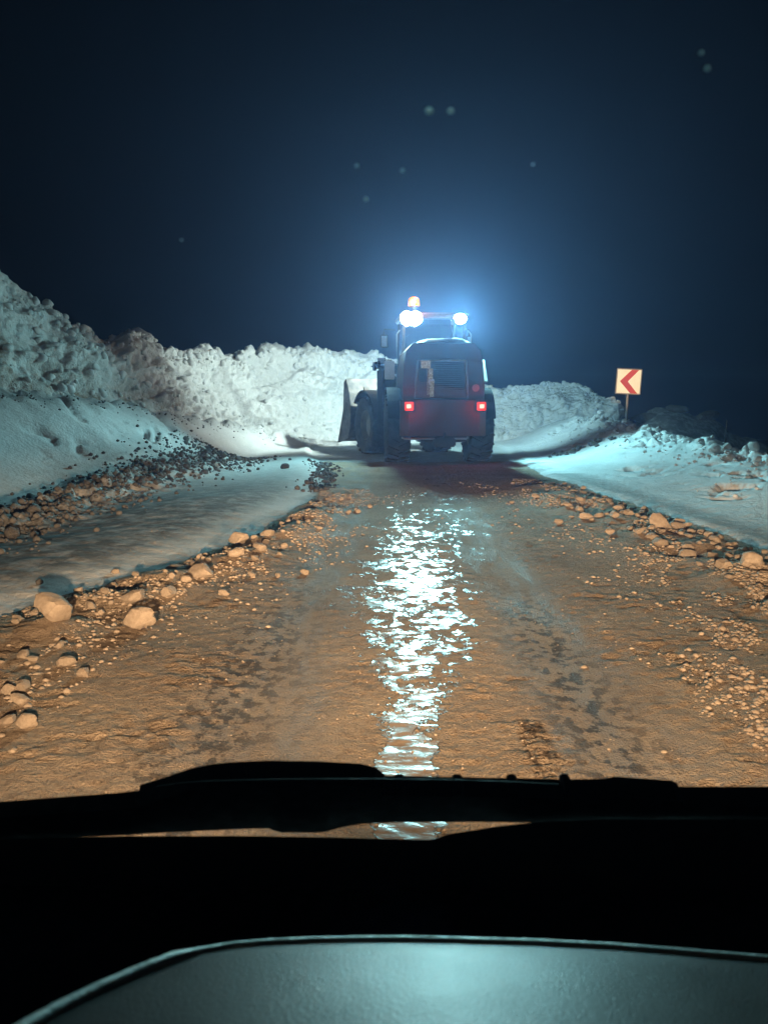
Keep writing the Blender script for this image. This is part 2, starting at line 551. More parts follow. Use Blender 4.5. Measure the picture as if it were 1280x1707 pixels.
def ground_fields(x, y):
    x = np.asarray(x, float); y = np.asarray(y, float)
    xl = np.interp(y, Y_L, X_L); xr = np.interp(y, Y_R, X_R)
    xw = np.interp(y, WY, WX); zb = np.interp(y, WY, WB)
    # left shelf and slope
    t = np.clip((xl - x) / np.maximum(xl - xw, 0.6), 0, 1.4)
    drift = fbm(x * 0.45, y * 0.3, 0, 3, 3)
    zl = zb * sstep(0.50, 1.05, t) + 0.10 * sstep(0.0, 0.12, t) * (1 - 0.5 * sstep(0.12, 0.4, t)) + 0.05 * drift * sstep(0.05, 0.3, t)
    # lip of a drift above the clod ridge
    zl = zl + 0.10 * np.exp(-((t - 0.78) / 0.10) ** 2) * np.clip(1 + drift, 0, 2)
    # right berm
    xc = 6.4 + 0.25 * vnoise(y * 0.35, 0.5, 0, 5)
    zc = np.interp(y, [-30, 4, 9, 13, 18, 22, 25, 27, 34, 60], [0.15, 0.2, 0.33, 0.5, 0.66, 0.84, 0.95, 0.9, 0.2, -2])
    s = (x - xr) / np.maximum(xc - xr, 0.5)
    rise = zc * sstep(0.15, 1.0, s) ** 1.0 + 0.06 * sstep(0, .1, s) * (1 - sstep(.2, .5, s))
    fall = np.maximum(x - xc, 0)
    zr = rise - np.where(fall > 0, 0.32 * fall ** 1.15, 0)
    zr = zr + 2.2 * np.exp(-((x - 12.3) / 3.6) ** 4 - ((y - 28.6) / 1.9) ** 2) * sstep(7.5, 10, x) * (1 + 0.10 * fbm(x * 1.1, y * 1.1, 0, 401, 3))
    zr = np.maximum(zr, -3.2 - 0.04 * np.maximum(x - 15, 0))
    right = sstep(-0.05, 0.05, s)
    left = sstep(-0.02, 0.05, t)
    road = (1 - sstep(-0.06, 0.28, xl - x)) * (1 - sstep(-0.06, 0.28, x - xr)) * (1 - sstep(17.5, 20, y))
    z = zl * left + zr * right
    # lumps along the right crest and snow pits
    pit = np.clip(fbm(x * 2.6, y * 2.0, 0, 11, 4), -0.2, 1)
    crest = np.exp(-((x - xc + 0.1) / 0.55) ** 2)
    z = z + 0.16 * crest * pit
    flank = sstep(0.3, 0.6, s) * (1 - sstep(0.95, 1.2, s)) + sstep(0.62, 0.8, t) * (1 - sstep(1.05, 1.3, t)) * sstep(11, 14, y)
    patch = sstep(-0.15, 0.35, fbm(x * 0.7, y * 0.7, 0, 21, 2))
    pits = np.clip(-fbm(x * 4.2 + y * 1.5, y * 2.2, 0, 31, 3) - 0.14, 0, 1)
    z = z - 0.26 * flank * patch * pits
    # clod ridge on the left shelf
    ridge_x = np.interp(y, [4, 8, 13, 18, 21], [-4.3, -4.2, -4.2, -3.9, -3.4])
    ridge = np.exp(-((x - ridge_x) / (0.42 + 0.25 * vnoise(y * 0.8, 3.1, 0, 8))) ** 2) * (1 - sstep(17, 20.5, y))
    lump = worley(x * 3.5, y * 3.5, 0 * x + 0.5, 40)
    z = z + ridge * (0.08 + 0.20 * (0.7 - lump) + 0.13 * (0.6 - worley(x * 8, y * 8, 0 * x, 46)) + 0.10 * fbm(x * 6, y * 6, 0, 44, 4))
    # band of spill at the foot of the wall
    foot = np.exp(-((t - 1.0) / 0.10) ** 2) * (t > 0)
    z = z + foot * (0.12 + 0.25 * (0.6 - worley(x * 2.4, y * 2.4, 0 * x + .3, 50)))
    # low windrow at the road edges
    near = 1 - sstep(11, 16, y)
    rub = (np.exp(-((x - xl - 0.25) / 0.38) ** 2) + np.exp(-((x - xr + 0.55) / 0.6) ** 2)) * near
    z = z + 0.05 * rub * (1 + vnoise(x * 3, y * 3, 0, 61)) 
    # road relief: shallow ruts, gravel
    smooth_ = np.exp(-((x - 1.0) / 0.28) ** 2) + np.exp(-((x + 0.55) / 0.26) ** 2) + 0.7 * np.exp(-((x - 0.15) / 0.45) ** 2)
    chunk = np.clip(fbm(x * 3.1, y * 4.5, 0, 70, 3) + 0.35, 0, 1)
    rough = road * np.clip(1.0 - 0.75 * smooth_, 0.12, 1)
    z = z + rough * ((0.005 + 0.006 * chunk) * fbm(x * 14, y * 22, 0, 71, 3, 0.65) + 0.008 * fbm(x * 1.5, y * 1.2, 0, 72, 2)) - road * 0.02 * smooth_
    z = z + rub * 0.03 * np.clip(0.75 - worley(x * 8, y * 8, 0 * x, 80), 0, 1)
    z = z + (1 - road) * 0.006 * fbm(x * 5, y * 7, 0, 90, 3)
    # fields
    wx = np.interp(y, [1.5, 2.8, 3.6, 4.5, 5.5, 8, 12, 17], [0.07, 0.08, 0.15, 0.20, 0.18, 0.36, 0.80, 1.2])
    ww = np.interp(y, [1.5, 2.8, 3.3, 3.7, 4.5, 5.5, 8, 12, 17], [0.13, 0.13, 0.15, 0.27, 0.50, 0.70, 0.84, 1.05, 1.3])
    wet = np.exp(-np.abs((x - wx) / ww) ** 2.6) * road * (0.86 - 0.30 * sstep(5.5, 11, y))
    wet = np.clip(wet + 0.75 * np.exp(-((x - 0.08) / 0.13) ** 4 - ((y - 2.4) / 0.75) ** 4), 0, 1.7)
    track = (np.exp(-((x - 0.93 - 0.02 * (y - 3)) / 0.22) ** 2) * (1 - sstep(4.8, 6.5, y)) + np.exp(-((x + 0.75 - 0.02 * (y - 3)) / 0.3) ** 2) * (1 - sstep(4.0, 8.0, y)) * 0.9) * road
    dirt = np.clip(ridge * 0.85 + foot * 0.75 * (1 - sstep(21.5, 25, y)) + rub * 0.5, 0, 1)
    dirt = np.maximum(dirt, 0.55 * sstep(0.0, 0.10, s) * (1 - sstep(0.16, 0.30, s)) * (y < 15))
    dirt = np.maximum(dirt, 0.85 * sstep(7.3, 8.6, x) * (y > 14))  # ground past the berm darkened in colour so it looks dimly lit
    dirt = np.maximum(dirt, 0.5 * sstep(17.2, 18.5, y) * (1 - sstep(-0.3, 0.5, xl - x)) * (1 - sstep(-.3, .5, x - xr)))
    dirt = np.maximum(dirt, (0.95 - 0.70 * sstep(9, 15, y)) * sstep(0.02, 0.1, t) * (1 - sstep(0.45, 0.62, t)) * (y < 21))
    dirt = np.maximum(dirt, 0.30 * sstep(0.2, 0.3, s) * (1 - sstep(0.5, 0.7, s)) * (y < 20) * (0.5 + vnoise(x * 1.2, y * 0.5, 0, 95)))
    dirt = np.maximum(dirt, 0.55 * np.exp(-((t - 0.60) / 0.13) ** 4) * (y > 5) * (1 - sstep(15, 19, y)) * (0.75 + 0.5 * drift))  # painted shade: dark band across the left slope, not dirt
    # mud thrown onto the snow beside the road
    spl = np.exp(-np.maximum(xl - x, 0) / 0.45) * (x < xl) + np.exp(-np.maximum(x - xr, 0) / 0.5) * (x > xr)
    dirt = np.maximum(dirt, 0.8 * spl * sstep(-0.25, 0.35, fbm(x * 2.2, y * 1.5, 0, 97, 4)) * (1 - sstep(18, 22, y)))
    # print of a tread block beside the wet ice
    tr_ = (np.abs(x - 0.64) < 0.07) * (y > 2.6) * (y < 3.35)
    z = z + tr_ * 0.008 * np.sin((y + 0.5 * np.abs(x - 0.64)) * 2 * math.pi / 0.06)
    track = np.maximum(track, tr_ * 0.9)
    lane = (np.exp(-((x - 1.0) / 0.34) ** 4) + np.exp(-((x + 0.55) / 0.33) ** 4)) * road
    return z, road, wet, track, dirt, np.clip(lane, 0, 1)


def gz(x, y):
    return float(ground_fields(np.array([x]), np.array([y]))[0][0])


def axis(segs):
    out = [segs[0][0]]
    for a, b_, st in segs:
        k = max(1, int(round((b_ - a) / st)))
        out += list(np.linspace(a, b_, k + 1)[1:])
    return np.array(out)


ys = list(axis([(-20, 1.4, 1.2), (1.4, 4.0, 0.018)]))
while ys[-1] < 31:
    ys.append(ys[-1] + 0.0046 * ys[-1])
ys += list(np.geomspace(31.5, 150, 24))
ys = np.array(ys)
xs = np.concatenate([-np.geomspace(15.5, 150, 14)[::-1], axis([(-15, -6, 0.09), (-6, -3.4, 0.045), (-3.4, 3.8, 0.021), (3.8, 8.5, 0.035), (8.5, 15, 0.2)]), np.geomspace(15.5, 150, 14)])
GX, GY = np.meshgrid(xs, ys)
fz, f_road, f_wet, f_track, f_dirt_shade, f_lane = ground_fields(GX.ravel(), GY.ravel())
NXg, NYg = len(xs), len(ys)
idx = np.arange(NXg * NYg).reshape(NYg, NXg)
quads = np.stack([idx[:-1, :-1], idx[:-1, 1:], idx[1:, 1:], idx[1:, :-1]], axis=-1).reshape(-1, 4)
qroad = (f_road[quads].mean(axis=1) > 0.5)


def grid_obj(name, co, q, fields, material, smooth=True):
    used, inv = np.unique(q.ravel(), return_inverse=True)
    co = co[used]
    q = inv.reshape(q.shape)
    me = bpy.data.meshes.new(name)
    me.vertices.add(len(co)); me.vertices.foreach_set("co", co.astype(np.float32).ravel())
    me.loops.add(q.size); me.loops.foreach_set("vertex_index", q.astype(np.int32).ravel())
    me.polygons.add(len(q)); me.polygons.foreach_set("loop_start", np.arange(0, q.size, 4, dtype=np.int32))
    me.polygons.foreach_set("use_smooth", np.full(len(q), smooth))
    me.update(calc_edges=True)
    me.validate()
    for k, v in fields.items():
        a = me.attributes.new(k, 'FLOAT', 'POINT')
        a.data.foreach_set("value", v[used].astype(np.float32))
    me.materials.append(material)
    o = bpy.data.objects.new(name, me)
    COL.objects.link(o)
    return o


GCO = np.stack([GX.ravel(), GY.ravel(), fz], axis=1)
FLD = {"road": f_road, "wet": f_wet, "track": f_track, "dirt": f_dirt_shade, "lane": f_lane}
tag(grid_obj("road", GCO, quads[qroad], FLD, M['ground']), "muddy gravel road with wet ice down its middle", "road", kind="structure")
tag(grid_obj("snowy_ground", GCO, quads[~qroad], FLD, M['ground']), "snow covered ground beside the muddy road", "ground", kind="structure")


# ------------------------------------------------------------------ wall of ploughed snow
def catmull(pts, step):
    P = [np.array(p, float) for p in pts]
    out = []
    for i in range(len(P) - 1):
        p0, p1, p2, p3 = P[max(i-1, 0)], P[i], P[i+1], P[min(i+2, len(P)-1)]
        k = max(2, int(np.linalg.norm((p2 - p1)[:2]) / step))
        for t in np.arange(k) / k:
            out.append(0.5 * (2*p1 + (p2-p0)*t + (2*p0-5*p1+4*p2-p3)*t*t + (3*p1-p0-3*p2+p3)*t**3))
    out.append(P[-1])
    return np.array(out)


cp = catmull([(a[0], a[1], t_, b_) for a, t_, b_ in zip(PATH, PTOP, PBASE)], 0.045)
tan = np.gradient(cp[:, :2], axis=0)
tan /= np.linalg.norm(tan, axis=1)[:, None]
for _ in range(20):
    tan[1:-1] = (tan[:-2] + tan[1:-1] * 2 + tan[2:]) / 4
tan /= np.linalg.norm(tan, axis=1)[:, None]
nb = np.stack([-tan[:, 1], tan[:, 0]], axis=1)      # away from the road
vface = np.linspace(0, 1, 80)
prof = [(-0.5, -0.12, 0)] + [(1.25 * v ** 1.3 + 0.15 * v, v ** 0.92, 1) for v in vface]
prof += [(1.40 + 0.08 * k, 1.0 - 0.002 * k * k, 1) for k in range(1, 12)] + [(2.6, 0.93, 1), (3.2, 0.80, 1), (4.2, 0.5, 0.6), (6, -0.3, 0)]
prof = np.array(prof)
U, V = len(cp), len(prof)
off = prof[None, :, 0]; hf = prof[None, :, 1]
H = (cp[:, 2] - cp[:, 3])[:, None]
sc_ = np.clip(H / 2.5, 0.4, 1.3)
WXc = cp[:, 0:1] + nb[:, 0:1] * off * sc_
WYc = cp[:, 1:2] + nb[:, 1:2] * off * sc_
WZc = cp[:, 3:4] + H * hf
# outward normal in the path frame
dof = np.gradient(prof[:, 0]); dhf = np.gradient(prof[:, 1])
nh = -dhf[None, :] * H; nv = dof[None, :] * sc_
ln = np.sqrt(nh ** 2 + nv ** 2) + 1e-6
nx_, ny_, nz_ = nb[:, 0:1] * nh / ln, nb[:, 1:2] * nh / ln, nv / ln
p = np.stack([WXc.ravel(), WYc.ravel(), WZc.ravel()], axis=1)
wob = fbm(p[:, 0] * 0.9, p[:, 1] * 0.9, p[:, 2] * 0.9, 101, 3)
q = p + 0.10 * np.stack([fbm(p[:, 0] * 4, p[:, 1] * 4, p[:, 2] * 4, s, 2) for s in (5, 15, 25)], axis=1)
def lump3(f, s): return np.sqrt(np.clip(1 - (worley(q[:, 0] * f, q[:, 1] * f, q[:, 2] * f, s) / 0.8) ** 2, 0, 1))
amt = 0.12 + 0.88 * sstep(-0.25, 0.30, fbm(p[:, 0] * 0.7, p[:, 1] * 0.7, p[:, 2] * 0.9, 150, 2))
d1 = lump3(1.3, 110); d2 = lump3(3.1, 120); d3 = lump3(6.5, 130); d4 = lump3(12.0, 135)
f3 = fbm(p[:, 0] * 8, p[:, 1] * 8, p[:, 2] * 8, 140, 3)
ledge = sstep(-0.12, 0.12, fbm(p[:, 0] * 0.5, p[:, 1] * 0.5, p[:, 2] * 1.7, 160, 3))
disp = 0.20 * wob + 0.16 * ledge + 0.18 * d1 * amt + 0.17 * d2 * amt + 0.085 * d3 * (0.3 + 0.7 * amt) + 0.04 * d4 + 0.035 * f3 - 0.29
wgt = (prof[None, :, 2] * np.ones((U, 1))).ravel()
disp *= wgt * (0.35 + 0.65 * sstep(0.0, 0.18, (hf * np.ones((U, 1))).ravel()))
p[:, 0] += nx_.ravel() * disp; p[:, 1] += ny_.ravel() * disp; p[:, 2] += nz_.ravel() * disp
yy = (cp[:, 1:2] * np.ones((1, V))).ravel(); hh_ = (hf * np.ones((U, 1))).ravel()
wd = 0.40 * (1 - sstep(15, 24, yy)) * (1 - 0.7 * sstep(0.4, 0.8, hh_)) + 0.75 * (1 - sstep(0.10, 0.40, hh_)) * (1 - sstep(19, 25, yy)) + 0.9 * np.exp(-((yy - 14.9) / 1.3) ** 2 - ((hh_ - 0.22) / 0.24) ** 2) + 0.10
wi = np.arange(U * V).reshape(U, V)
wq = np.stack([wi[:-1, :-1], wi[1:, :-1], wi[1:, 1:], wi[:-1, 1:]], axis=-1).reshape(-1, 4)
tag(grid_obj("snow_bank", p, wq, {"dirt": np.clip(wd, 0, 1)}, M['wall']), "tall lumpy wall of ploughed snow curving round behind the loader", "snow bank", kind="structure")


# ------------------------------------------------------------------ stones, gravel, clods
def rock_mesh(name, seed, material, sub=3, flat=0.62, angular=0.9):
    bm = bmesh.new()
    bmesh.ops.create_icosphere(bm, subdivisions=sub, radius=1.0)
    co = np.array([v.co[:] for v in bm.verts])
    r = 1 + 0.36 * fbm(co[:, 0] * 1.1 + seed * 3.7, co[:, 1] * 1.1, co[:, 2] * 1.1, seed, 3)
    rng = np.random.RandomState(seed)
    for _ in range(11):                                   # planar breaks
        nrm = rng.normal(size=3); nrm /= np.linalg.norm(nrm)
        dd = co @ nrm * r
        lim = 0.48 + 0.30 * rng.rand()
        r = np.where(dd > lim, r * (1 - angular + angular * lim / np.maximum(dd, 1e-6)), r)
    r = r + 0.03 * fbm(co[:, 0] * 5, co[:, 1] * 5, co[:, 2] * 5, seed + 9, 2)
    co = co * r[:, None] * np.array([1, 0.82, flat])
    for v, c in zip(bm.verts, co):
        v.co = c
    me = bpy.data.meshes.new(name)
    bm.to_mesh(me); bm.free()
    me.polygons.foreach_set("use_smooth", [True] * len(me.polygons))
    me.set_sharp_from_angle(angle=R(26))
    me.materials.append(material)
    return me


ROCKS = [rock_mesh("rock", s, M['stone']) for s in range(1, 9)]
CLODS = [rock_mesh("snow_clod", s, M['clod'], 2, 0.7, 0.4) for s in range(21, 27)]
LUMPS = [rock_mesh("snow_lump", s, M['snow'], 2, 0.75, 0.3) for s in range(31, 35)]


def put(meshes, k, name, x, y, r, label, category, group, rz=None, tilt=0.15, sink=0.35, sz=1.0):
    o = bpy.data.objects.new(name, meshes[k % len(meshes)])
    COL.objects.link(o)
    o.scale = (r, r, r * sz)
    o.rotation_euler = (random.uniform(-tilt, tilt), random.uniform(-tilt, tilt), random.uniform(0, 6.28) if rz is None else rz)
    o.location = (x, y, gz(x, y) + r * 0.62 * sz * (1 - sink) )
    return tag(o, label, category, group)


def pix(px, py, z=0.0):
    """where the line of sight through a photograph pixel meets the level z"""
    cx, cy = (px - 640) / 1300, -(py - 853.5) / 1300
    d = Vector((cx, math.cos(PITCH) + cy * math.sin(PITCH), -math.sin(PITCH) + cy * math.cos(PITCH)))
    t = (z - EYE.z) / d.z
    return EYE + d * t


# stones that the photo shows one by one: pixel of the foot, pixel width
NOTED = [
    (88, 1042, 68, 0.74, "biggest pale rounded boulder at the left road edge", "boulder"),
    (222, 1036, 58, 0.62, "broad flat topped stone just right of the biggest boulder", "rock"),
    (216, 1004, 46, 0.55, "flat stone behind the broad stone beside the biggest boulder", "rock"),
    (334, 960, 46, 0.6, "smooth oval stone on the left edge below the snow shelf", "rock"),
    (312, 971, 18, 0.9, "small round stone leaning on the smooth oval stone", "rock"),
    (290, 946, 40, 0.4, "low flat stone behind the smooth oval stone", "rock"),
    (280, 990, 34, 0.6, "rounded stone between the smooth oval stone and the broad flat stone", "rock"),
    (397, 906, 40, 0.5, "flat brown stone at the far end of the left rubble", "rock"),
    (434, 922, 28, 0.6, "pale stone lying nearest the wet ice in the far left rubble", "rock"),
    (444, 900, 26, 0.5, "small flat stone farthest along the left road edge", "rock"),
    (392, 936, 34, 0.55, "pale lumpy stone below the flat brown stone", "rock"),
    (37, 1088, 24, 0.7, "small oval stone below the biggest boulder", "rock"),
    (112, 1100, 30, 0.7, "pale angular stone in the rubble below the biggest boulder", "rock"),
    (136, 1113, 24, 0.7, "pale wedge shaped stone right of the pale angular stone", "rock"),
    (36, 1138, 28, 0.7, "cream stone of the trio at the left picture edge", "rock"),
    (12, 1142, 26, 0.65, "grey tan stone of the trio, cut by the left picture edge", "rock"),
    (32, 1158, 34, 0.6, "front stone of the trio at the left picture edge", "rock"),
    (36, 1194, 36, 0.65, "lowest pale stone near the left picture edge", "rock"),
    (6, 1192, 30, 0.6, "pale stone cut off by the left picture edge, lowest of all", "rock"),
    (1100, 884, 40, 0.75, "biggest tan stone on top of the right rubble heap", "rock"),
    (1133, 874, 22, 0.7, "small stone just right of the biggest stone on the right heap", "rock"),
    (1255, 952, 42, 0.65, "large tan stone of the right rubble near the picture edge", "rock"),
    (1210, 950, 34, 0.6, "flat stone left of the large stone near the right picture edge", "rock"),
    (1150, 925, 34, 0.45, "long flat stone in the middle of the right rubble heap", "rock"),
    (30, 555 + 480, 20, 0.7, "small stone left of the biggest boulder", "rock"),
    (190, 952, 14, 0.6, "tiny pale stone alone on the snow shelf above the rubble", "rock"),
    (128, 984, 18, 0.5, "small pale stone on the snow shelf right of the biggest boulder", "rock"),
]
taken = []
for k, (px, py, wpx, hs, lab, cat) in enumerate(NOTED):
    pt = pix(px, py, 0.05)
    dist = (pt - EYE).length
    r = wpx / 1300 * dist / 2 / 0.92
    o = put(ROCKS, k, "boulder" if cat == "boulder" else "rock", pt.x, pt.y + r * 0.4, r, lab, cat, None if cat == "boulder" else "rubble stones along the road edges", rz=random.uniform(-0.4, 0.4), sink=0.40, sz=hs / 0.62)
    taken.append((pt.x, pt.y + r * 0.4, r))


def free(x, y, r):
    return all((x - a) ** 2 + (y - b_) ** 2 > (r + c) ** 2 * 0.6 for a, b_, c in taken)


def left_edge(y): return float(np.interp(y, Y_L, X_L))
def right_edge(y): return float(np.interp(y, Y_R, X_R))


n = 0
while n < 95:
    y = random.uniform(3.0, 11.5)
    x = left_edge(y) + abs(random.gauss(0.05, 0.38))
    r = random.uniform(0.022, 0.055)
    if free(x, y, r):
        put(ROCKS, random.randrange(8), "rock", x, y, r, "small tan stone in the rubble along the left road edge", "rock", "small rubble stones on the left", sink=0.25)
        taken.append((x, y, r)); n += 1
n = 0
while n < 190:
    y = random.choice((random.uniform(5.0, 13.5), random.uniform(6.6, 11.0)))
    x = right_edge(y) - abs(random.gauss(0.05, 0.40))
    r = random.choice((random.uniform(0.03, 0.06), random.uniform(0.045, 0.105))) * (1.0 if y < 11 else 0.8)
    if free(x, y, r):
        put(ROCKS, random.randrange(8), "rock", x, y, r, "small tan stone in the rubble heap along the right road edge", "rock", "small rubble stones on the right", sink=0.25, sz=0.8)
        taken.append((x, y, r)); n += 1


def scatter_mesh(name, meshes, spots, label, category):
    """gravel nobody could count: one mesh"""
    vs, fs, base = [], [], 0
    srcs = []
    for me in meshes:
        co = np.array([v.co[:] for v in me.vertices]); fc = np.array([list(p_.vertices) for p_ in me.polygons])
        srcs.append((co, fc))
    for (x, y, z, r) in spots:
        co, fc = random.choice(srcs)
        a = random.uniform(0, 6.28); ca, sa = math.cos(a), math.sin(a)
        c = co * r
        vs.append(np.stack([c[:, 0] * ca - c[:, 1] * sa + x, c[:, 0] * sa + c[:, 1] * ca + y, c[:, 2] + z], axis=1))
        fs.append(fc + base); base += len(co)
    vs = np.concatenate(vs); fs = np.concatenate(fs)
    me = bpy.data.meshes.new(name)
    me.vertices.add(len(vs)); me.vertices.foreach_set("co", vs.astype(np.float32).ravel())
    me.loops.add(fs.size); me.loops.foreach_set("vertex_index", fs.astype(np.int32).ravel())
    me.polygons.add(len(fs)); me.polygons.foreach_set("loop_start", np.arange(0, fs.size, 3, dtype=np.int32))
    me.update(calc_edges=True)
    me.materials.append(meshes[0].materials[0])
    o = bpy.data.objects.new(name, me)
    COL.objects.link(o)
    return tag(o, label, category, kind="stuff")


PEB = [rock_mesh("pebble", s, M['stone'], 1, 0.6, 0.5) for s in range(51, 57)]
rng = np.random.RandomState(3)
px_, py_, pr_ = [], [], []
for _ in range(12000):
    y = 2.2 + 10.5 * rng.rand() ** 1.5
    px_.append(left_edge(y) + abs(rng.normal(0.0, 0.55)) - 0.08); py_.append(y); pr_.append(0.006 + 0.026 * rng.rand() ** 2.4)
for _ in range(15000):
    y = 3.2 + 11 * rng.rand() ** 1.3
    px_.append(right_edge(y) - abs(rng.normal(0.0, 0.7)) + 0.1); py_.append(y); pr_.append(0.007 + 0.030 * rng.rand() ** 2)
for _ in range(6000):
    y = 2.1 + 9 * rng.rand() ** 1.6
    px_.append(rng.uniform(-2.4, 3.0)); py_.append(y); pr_.append(0.004 + 0.007 * rng.rand() ** 2.5)
for _ in range(9000):                                   # the heap spreads inwards on the right
    y = 3.0 + 4.5 * rng.rand()
    px_.append(0.75 + 0.36 * y + rng.normal(0.0, 0.32)); py_.append(y); pr_.append(0.006 + 0.024 * rng.rand() ** 2.4)
px_, py_, pr_ = map(np.array, (px_, py_, pr_))
keep_ = fbm(px_ * 2.4, py_ * 1.3, 0, 300, 3) + 0.25 * rng.rand(len(px_)) > 0.08
px_, py_, pr_ = px_[keep_], py_[keep_], pr_[keep_]
pz_ = ground_fields(px_, py_)[0]
scatter_mesh("gravel", PEB, list(zip(px_, py_, pz_ - pr_ * 0.05, pr_)), "loose tan gravel strewn along both edges of the muddy road", "gravel")

# clods of dirty snow: the left ridge, the foot of the wall, the right berm
for k in range(110):
    y = 18.5 - 12 * random.random() ** 1.4
    x = float(np.interp(y, [4, 8, 13, 18, 21], [-4.3, -4.2, -4.2, -3.9, -3.4])) + random.gauss(0, 0.34)
    put(CLODS, random.randrange(6), "snow_clod", x, y, random.uniform(0.035, 0.11), "dark dirty snow clod in the ridge across the left snow shelf", "snow clod", "dirty clods of the left ridge", tilt=0.6)
for k in range(34):
    y = random.uniform(16.8, 20.5)
    x = random.uniform(4.0, 5.3) if k % 3 else random.gauss(4.6, 0.4)
    y = 19.2 + random.gauss(0, 0.25)
    put(CLODS, random.randrange(6), "snow_clod", x, y, random.uniform(0.04, 0.10), "grey snow clod in the short row on the right snow slope", "snow clod", "clods of the row on the right slope", tilt=0.6)
for k in range(70):
    y = random.uniform(9, 24)
    x = 6.35 + random.gauss(0, 0.25)
    put(LUMPS, random.randrange(4), "snow_lump", x, y, random.uniform(0.05, 0.14), "pale snow lump along the crest of the right berm", "snow lump", "snow lumps along the right berm crest", tilt=0.5)
o = put(CLODS, 1, "snow_clod", -2.05, 16.0, 0.13, "lone dark clod lying on the smooth left snow near the loader", "snow clod", None)
for k, (px, py, r, lab) in enumerate([(1075, 690, 0.55, "faint snow heap in the dark just right of the sign post"), (1180, 690, 0.6, "faint snow heap far right in the dark beyond the berm"), (1125, 697, 0.45, "faint low snow heap between the two others in the dark")]):
    d_ = (pix(px, py, 0.0) - EYE); pt = EYE + d_ * (28.4 / d_.y)
    o = put(CLODS, k, "snow_heap", pt.x, pt.y, r * 0.62, lab, "snow heap", None, sink=0.75)
    o.scale = (r * 1.1, r * 0.7, r * 0.62)

sp_ = []
for _ in range(3600):
    y = 19.5 - 14 * rng.rand() ** 1.3
    sp_.append((float(np.interp(y, [4, 8, 13, 18, 21], [-4.3, -4.2, -4.2, -3.9, -3.4])) + rng.normal(0, 0.45), y, 0.015 + 0.05 * rng.rand() ** 2))
for _ in range(350):
    y = rng.uniform(11, 24)
    sp_.append((float(np.interp(y, WY, WX)) + 0.1 + abs(rng.normal(0, 0.22)), y, 0.012 + 0.03 * rng.rand() ** 2))
for _ in range(350):
    y = rng.uniform(12, 18)
    sp_.append((left_edge(y) - 0.15 + rng.normal(0, 0.15), y, 0.02 + 0.05 * rng.rand() ** 2))
sp_ = np.array(sp_)
sz_ = ground_fields(sp_[:, 0], sp_[:, 1])[0]
CL1 = [rock_mesh("clod_crumb", s, M['clod'], 1, 0.7, 0.4) for s in range(61, 65)]
scatter_mesh("snow_crumbs", CL1, [(a, b_, z + 0.3 * r, r) for (a, b_, r), z in zip(sp_, sz_)], "dirty snow crumbs strewn round the left ridge and under the snow bank", "snow crumbs")
sp_ = []
for _ in range(1300):
    y = rng.uniform(8, 25)
    sp_.append((6.3 + rng.normal(-0.1, 0.5), y, 0.015 + 0.05 * rng.rand() ** 2))
sp_ = np.array(sp_)
sz_ = ground_fields(sp_[:, 0], sp_[:, 1])[0]
LM1 = [rock_mesh("snow_crumb", s, M['snow'], 1, 0.7, 0.4) for s in range(71, 75)]
scatter_mesh("snow_crumbs", LM1, [(a, b_, z + 0.3 * r, r) for (a, b_, r), z in zip(sp_, sz_)], "white snow crumbs along the crest of the right berm", "snow crumbs")


# loose blocks of snow lying on the bank's face and crest
WALLP = p.reshape(U, V, 3)
sp_ = []
for _ in range(2600):
    iu = int(U * (0.14 + 0.70 * rng.rand())); iv = int(rng.choice([rng.randint(3, 82), rng.randint(66, 94)]))
    c_ = WALLP[iu, min(iv, V - 6)]
    sp_.append((c_[0], c_[1], c_[2], 0.03 + 0.13 * rng.rand() ** 3))
BLK = [rock_mesh("snow_block", s_, M['snow'], 2, 0.85, 0.9) for s_ in range(81, 87)]
scatter_mesh("snow_blocks", BLK, sp_, "loose white blocks of ploughed snow caked over the tall snow bank", "snow blocks")


# ------------------------------------------------------------------ wheel loader
LX, LY, LRZ = 1.36, 17.75, R(3.0)
loader = empty("wheel_loader", (LX, LY, 0.0), LRZ, "dark red wheel loader clearing snow, seen from behind with lit roof lamps", "loader")
LM_ = Matrix.Translation((LX, LY, 0)) @ Matrix.Rotation(LRZ, 4, 'Z')


def wl(v): return LM_ @ Vector(v)


def part(name, bm, material, parent=loader, **kw):
    return bm_obj(name, bm, material, parent, **kw)


# chassis and counterweight
bm = bmesh.new()
box(bm, (0, 1.7, 0.78), (1.1, 3.0, 0.55)); box(bm, (0, 1.3, 0.78), (1.7, 0.36, 0.36)); box(bm, (0, 0.10, 0.52), (0.5, 0.5, 0.2))
part("chassis", bm, M['dark'], bevel=0.03)
bm = bmesh.new()
pts = [(-0.98, 0.55, 0.66), (-0.98, 0.18, 0.66), (-0.80, 0.0, 0.66), (0.80, 0.0, 0.66), (0.98, 0.18, 0.66), (0.98, 0.55, 0.66)]
prism(bm, pts, (0, 0, 0.80))
cw = part("counterweight", bm, M['body'], bevel=0.05, segs=3)
bm = bmesh.new(); box(bm, (0, 0.02, 0.60), (0.30, 0.22, 0.10)); box(bm, (0, -0.09, 0.60), (0.10, 0.12, 0.05)); cyl(bm, (0, -0.10, 0.50), (0, -0.10, 0.74), 0.028)
part("tow_hitch", bm, M['dark'], bevel=0.01)
bm = bmesh.new(); tube(bm, [(-0.95, 0.05, 0.62), (-0.9, -0.03, 0.60), (0.5, -0.03, 0.60), (0.55, 0.05, 0.62)], 0.022)
part("bumper_rail", bm, M['trim'], smooth=True)

